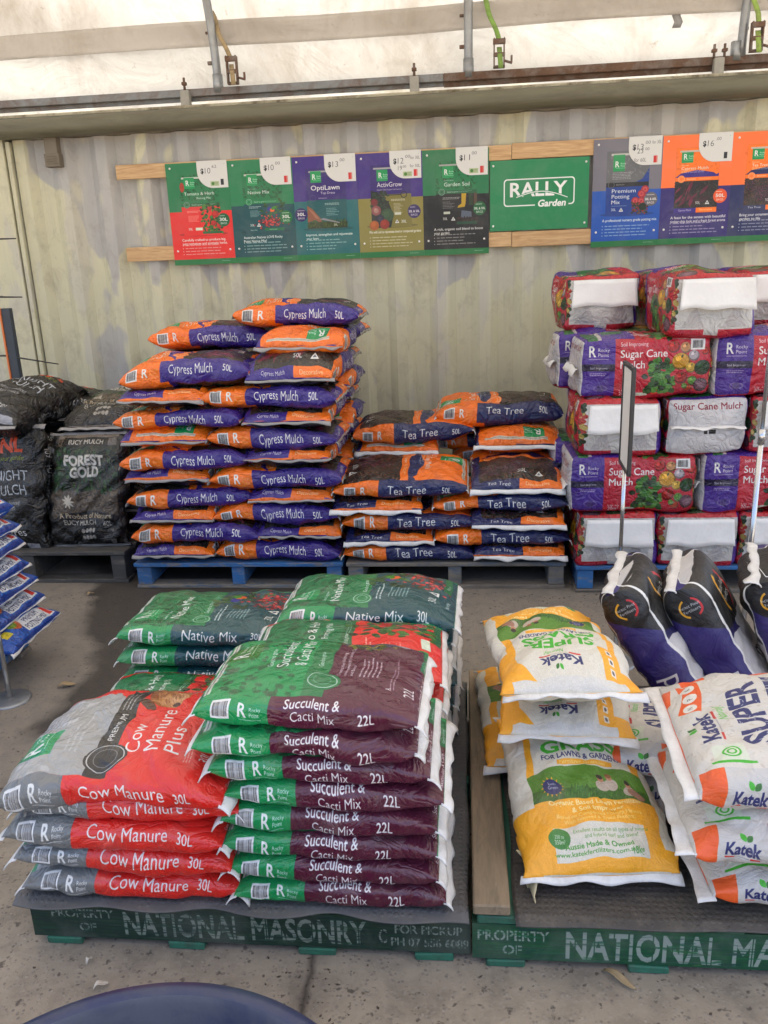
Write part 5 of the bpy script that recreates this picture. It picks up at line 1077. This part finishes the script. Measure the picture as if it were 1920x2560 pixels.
bo(.832, 1.825, ZB+.275, -.01, .0, 'white and orange sack, topmost of the three at the right frame edge', T=.15, crown=.02, Wd=.43, roll=.10)
bo(.705, 2.150, ZB+.0, -.10, .0, 'white and orange sack, lower one behind the three at the right', T=.125)
bo(.695, 2.130, ZB+.108, -.15, .0, 'white and orange sack, upper one behind the three at the right', T=.13)
UP = Matrix(((0, 0, 1, 0), (0, 1, 0, 0), (-1, 0, 0, 0), (0, 0, 0, 1)))
for x, y, ln, lab in ((.815, 2.58, .56, 'purple and black sack standing leftmost of the three upright ones'), (1.015, 2.60, .56, 'purple and black sack standing in the middle of the three upright ones'), (1.225, 2.60, .46, 'black and white sack standing rightmost of the three upright ones')):
    M = Matrix.Translation((x, y, ZB)) @ Matrix.Rotation(-.30, 4, 'Z') @ Matrix.Rotation(-ln, 4, 'Y') @ Matrix.Translation((-.092, 0, .285)) @ UP
    sack('fertiliser_sack', BLE, None, 0, lab, 'upright black and purple fertiliser sacks', mat4=M, rough=.9, L=.535)

# ---- left rear: upright black sacks
FR = Matrix(((0, 1, 0, 0), (0, 0, -1, 0), (-1, 0, 0, 0), (0, 0, 0, 1)))
def stand(spec, x, y, z, lean, rz, lab, grp, **kw):
    M = Matrix.Translation((x, y, z)) @ Matrix.Rotation(rz, 4, 'Z') @ Matrix.Rotation(-lean, 4, 'X') @ Matrix.Translation((0, spec['T'], spec['L']/2)) @ FR
    sack('mulch_sack', spec, None, 0, lab, grp, mat4=M, cat='sack', **kw)
EG = 'brown and black mulch sacks on the dark pallet'; MG = 'black midnight mulch sacks'
stand(EUC, -2.135, 4.17, .195, .26, .04, 'brown and black eucalyptus mulch sack standing upright', EG, rough=1.9, L=.63)
sack('mulch_sack', EUC, (-2.10, 4.77, .775), -H90+.05, 'brown mulch sack lying on top of the upright one', EG, cat='sack', T=.19, crown=.03, rough=1.8, tilt=.06)
sack('mulch_sack', EUC, (-2.13, 4.80, .195), -H90, 'brown mulch sack propping the upright one from behind', EG, cat='sack', T=.30); sack('mulch_sack', EUC, (-2.12, 4.85, .49), -H90, 'brown mulch sack behind the upright one, under the lying one', EG, cat='sack', T=.30)
stand(MID, -2.60, 4.14, .195, .16, -.05, 'black sack with orange and white lettering standing at the left edge', MG, rough=1.9, L=.69)
sack('mulch_sack', MID, (-2.60, 4.56, .83), -H90-.18, 'black sack slumped on top at the left edge', MG, cat='sack', T=.24, crown=.03, rough=2.0, tilt=.12)
sack('mulch_sack', MID, (-2.50, 4.98, .76), -H90+.3, 'black sack lying behind between the slumped one and the brown one', MG, cat='sack', T=.22, rough=1.8); sack('mulch_sack', MID, (-2.60, 4.78, .195), -H90, 'black sack stacked behind the upright black one, low', MG, cat='sack', T=.32); sack('mulch_sack', MID, (-2.60, 4.80, .51), -H90, 'black sack stacked behind the upright black one, high', MG, cat='sack', T=.32)
# ---- left edge: blue bags
for k in range(7):
    sack('potting_mix_bag', POT, ((-1.885, -1.955, -1.972, -1.985, -1.998, -2.008, -2.02)[k]-.285, 3.075+j(.012), .155+.086*k), j(.03)+.02*(k == 0), f'blue potting mix bag, {ORD[k] if k < 6 else "topmost"} in the stack at the left edge', 'blue potting mix bags at the left edge', T=.118, cat='potting mix bag', tilt=.03+j(.02), droop=(0, .015))

# ---- sign stands, rack, tub, litter
CHR = flat_mat('chrome', (.55, .56, .58), .22, .05, 5, 0, .9); BLKP = flat_mat('black_plastic', (.03, .03, .033), .4); PAPER = flat_mat('paper', (.70, .68, .64), .6, .05, 5, .05)
def stand_pole(x, y, zt, lab, frame=True, base=True):
    o = thing('sign_stand', (x, y, 0)); tag_(o, lab, 'sign stand', 'thin metal sign stands')
    tube('pole', [(0, 0, .01), (0, 0, zt*.55)], .0105, CHR, o); tube('pole', [(0, 0, zt*.55), (.0, 0, zt)], .008, CHR, o); lathe('collar', [(.0001, .03), (.013, .03), (.013, -.03), (.0001, -.03)], CHR, o, 16).location = (0, 0, zt*.55)
    if base: lathe('base_plate', [(.0001, .012), (.015, .012), (.075, .009), (.085, .004), (.085, 0)], GALV, o, 36)
    if frame:
        fr = thing('frame_holder', (0, 0, zt)); fr.parent = o; fr.rotation_euler = (0, 0, math.radians(-93))
        boxes('frame', [((0, 0, .0), (.25, .016, .016)), ((0, 0, .40), (.25, .016, .016)), ((-.118, 0, .2), (.016, .016, .40)), ((.118, 0, .2), (.016, .016, .40))], BLKP, fr, .002); boxes('paper_sheet', [((0, -.001, .2), (.23, .004, .39))], PAPER, fr, .0)
        return o
    return o
stand_pole(.640, 3.22, .86, 'metal sign stand with a black framed sheet seen edge on')
stand_pole(1.175, 3.28, 1.75, 'tall bare metal pole at the right frame edge', False)
stand_pole(-1.875, 2.84, .80, 'thin metal pole on a round base at the left edge', False)
rk = thing('wire_rack', (-2.83, 4.98, 0)); tag_(rk, 'black upright rack post with orange edge and wire prongs, left edge', 'rack')
boxes('post', [((.0, 0, .76), (.055, .04, 1.5))], flat_mat('rack_navy', (.035, .045, .06), .5), rk); boxes('orange_strip', [((-.036, -.01, .76), (.012, .03, 1.5))], flat_mat('rack_orange', (.62, .17, .05), .5), rk)
for z, l, dz in ((2.21, .07, 0), (1.92, .15, -.004), (1.58, .13, -.006), (1.22, .30, -.06)):
    if z > 1.5: boxes('prong_arm', [((-.13, .03, z), (.2, .01, .01))], BLKP, rk, 0)
    tube('prong', [(-.2, 0, z), (-.05, -.01, z), (l, -.03, z+dz)], .006, BLKP, rk, 8, [1, 1, .6])
boxes('post_top', [((-.16, .0, 1.85), (.03, .03, .9))], BLKP, rk)
TUBM = flat_mat('tub_blue', (.022, .032, .085), .34, .3, 6, .05, 0, (.075, .08, .095), .65)
tb = thing('round_tub', (-.505, .724, 0)); tag_(tb, 'large round dark blue plastic tub at the bottom edge', 'tub')
lathe('body', [(.0001, .012), (.33, .012), (.34, .03), (.40, .30), (.412, .355), (.436, .366), (.440, .375), (.436, .384), (.416, .388), (.408, .383)], TUBM, tb, 96)
lathe('inner_wall', [(.408, .383), (.401, .372), (.392, .30), (.333, .04), (.0001, .03)], flat_mat('tub_inside', (.085, .088, .11), .55, .3, 7, .1, 0, (.022, .028, .075), .9), tb, 96)
lathe('soil_fill', [(.0001, .10), (.2, .105), (.343, .10)], flat_mat('tub_dirt', (.04, .042, .055), .8, .6, 12, .4, 0, (.10, .06, .09), .5), tb, 60)
LEAFM = flat_mat('dry_leaf', (.33, .24, .13), .7, .4, 20); LEAFP = flat_mat('pale_scrap', (.55, .50, .42), .7, .2, 20)
def dry_leaf(x, y, rot, l, w, m, lab):
    rows = [[(f*l, (u-.5)*w*math.sin(PI*min(.98, max(.04, f)))**.7, .006+.012*math.sin(PI*f)+.010*(u-.5)**2+.004*math.sin(f*7)) for u in (0, .25, .5, .75, 1)] for f in np.linspace(0, 1, 9)]
    o = sheet('dry_leaf', rows, m, None, .001); o.location = (x, y, 0); o.rotation_euler = (0, 0, rot); tag_(o, lab, 'leaf', 'dry leaves on the concrete')
dry_leaf(.325, 1.60, -.7, .085, .020, LEAFM, 'long dry brown leaf in front of the right green pallet')
dry_leaf(-1.72, 2.94, .3, .075, .030, LEAFM, 'curled pale leaf on the dark ground beside the thin left pole')
dry_leaf(-.90, 1.475, .5, .035, .014, LEAFP, 'pale scrap of leaf just behind the blue tub')
dry_leaf(-.95, 1.545, 1.2, .022, .012, LEAFP, 'tiny pale scrap in front of the left green pallet')
dry_leaf(-1.56, 3.55, .2, .06, .02, LEAFM, 'small dry leaf on the ground near the bright blue pallet'); dry_leaf(-2.05, 3.95, 1.0, .04, .025, LEAFM, 'small tan leaf in front of the dark pallet')
sc = bpy.data.objects['ground']

rc = np.random.default_rng(12); V = []; F = []
for k in range(1100):
    if k < 500: x, y = rc.uniform(-2.3, 1.6), 4.0-abs(rc.normal(0, .12))
    elif k < 1000: x, y = rc.uniform(-1.9, .9), rc.uniform(1.15, 4.0)
    else: x, y = rc.normal(-.39, .09), rc.uniform(1.1, 1.6)
    s = rc.uniform(.0012, .0038); a = rc.uniform(0, PI); l = s*rc.uniform(1, 2.6); c_, q_ = math.cos(a), math.sin(a); i = len(V)
    V += [(x+c_*l, y+q_*l, .002), (x-q_*s, y+c_*s, .001), (x-c_*l, y-q_*l, .002), (x+q_*s, y-c_*s, .001), (x, y, s*.6+.001)]
    F += [(i, i+1, i+4), (i+1, i+2, i+4), (i+2, i+3, i+4), (i+3, i, i+4)]
cr = link('spilled_mulch', mesh('spilled_mulch', V, F, flat_mat('crumbs', (.075, .055, .04), .9, .7, 60))); tag_(cr, 'crumbs of spilled mulch and bark scattered on the concrete', 'mulch', None, 'stuff')
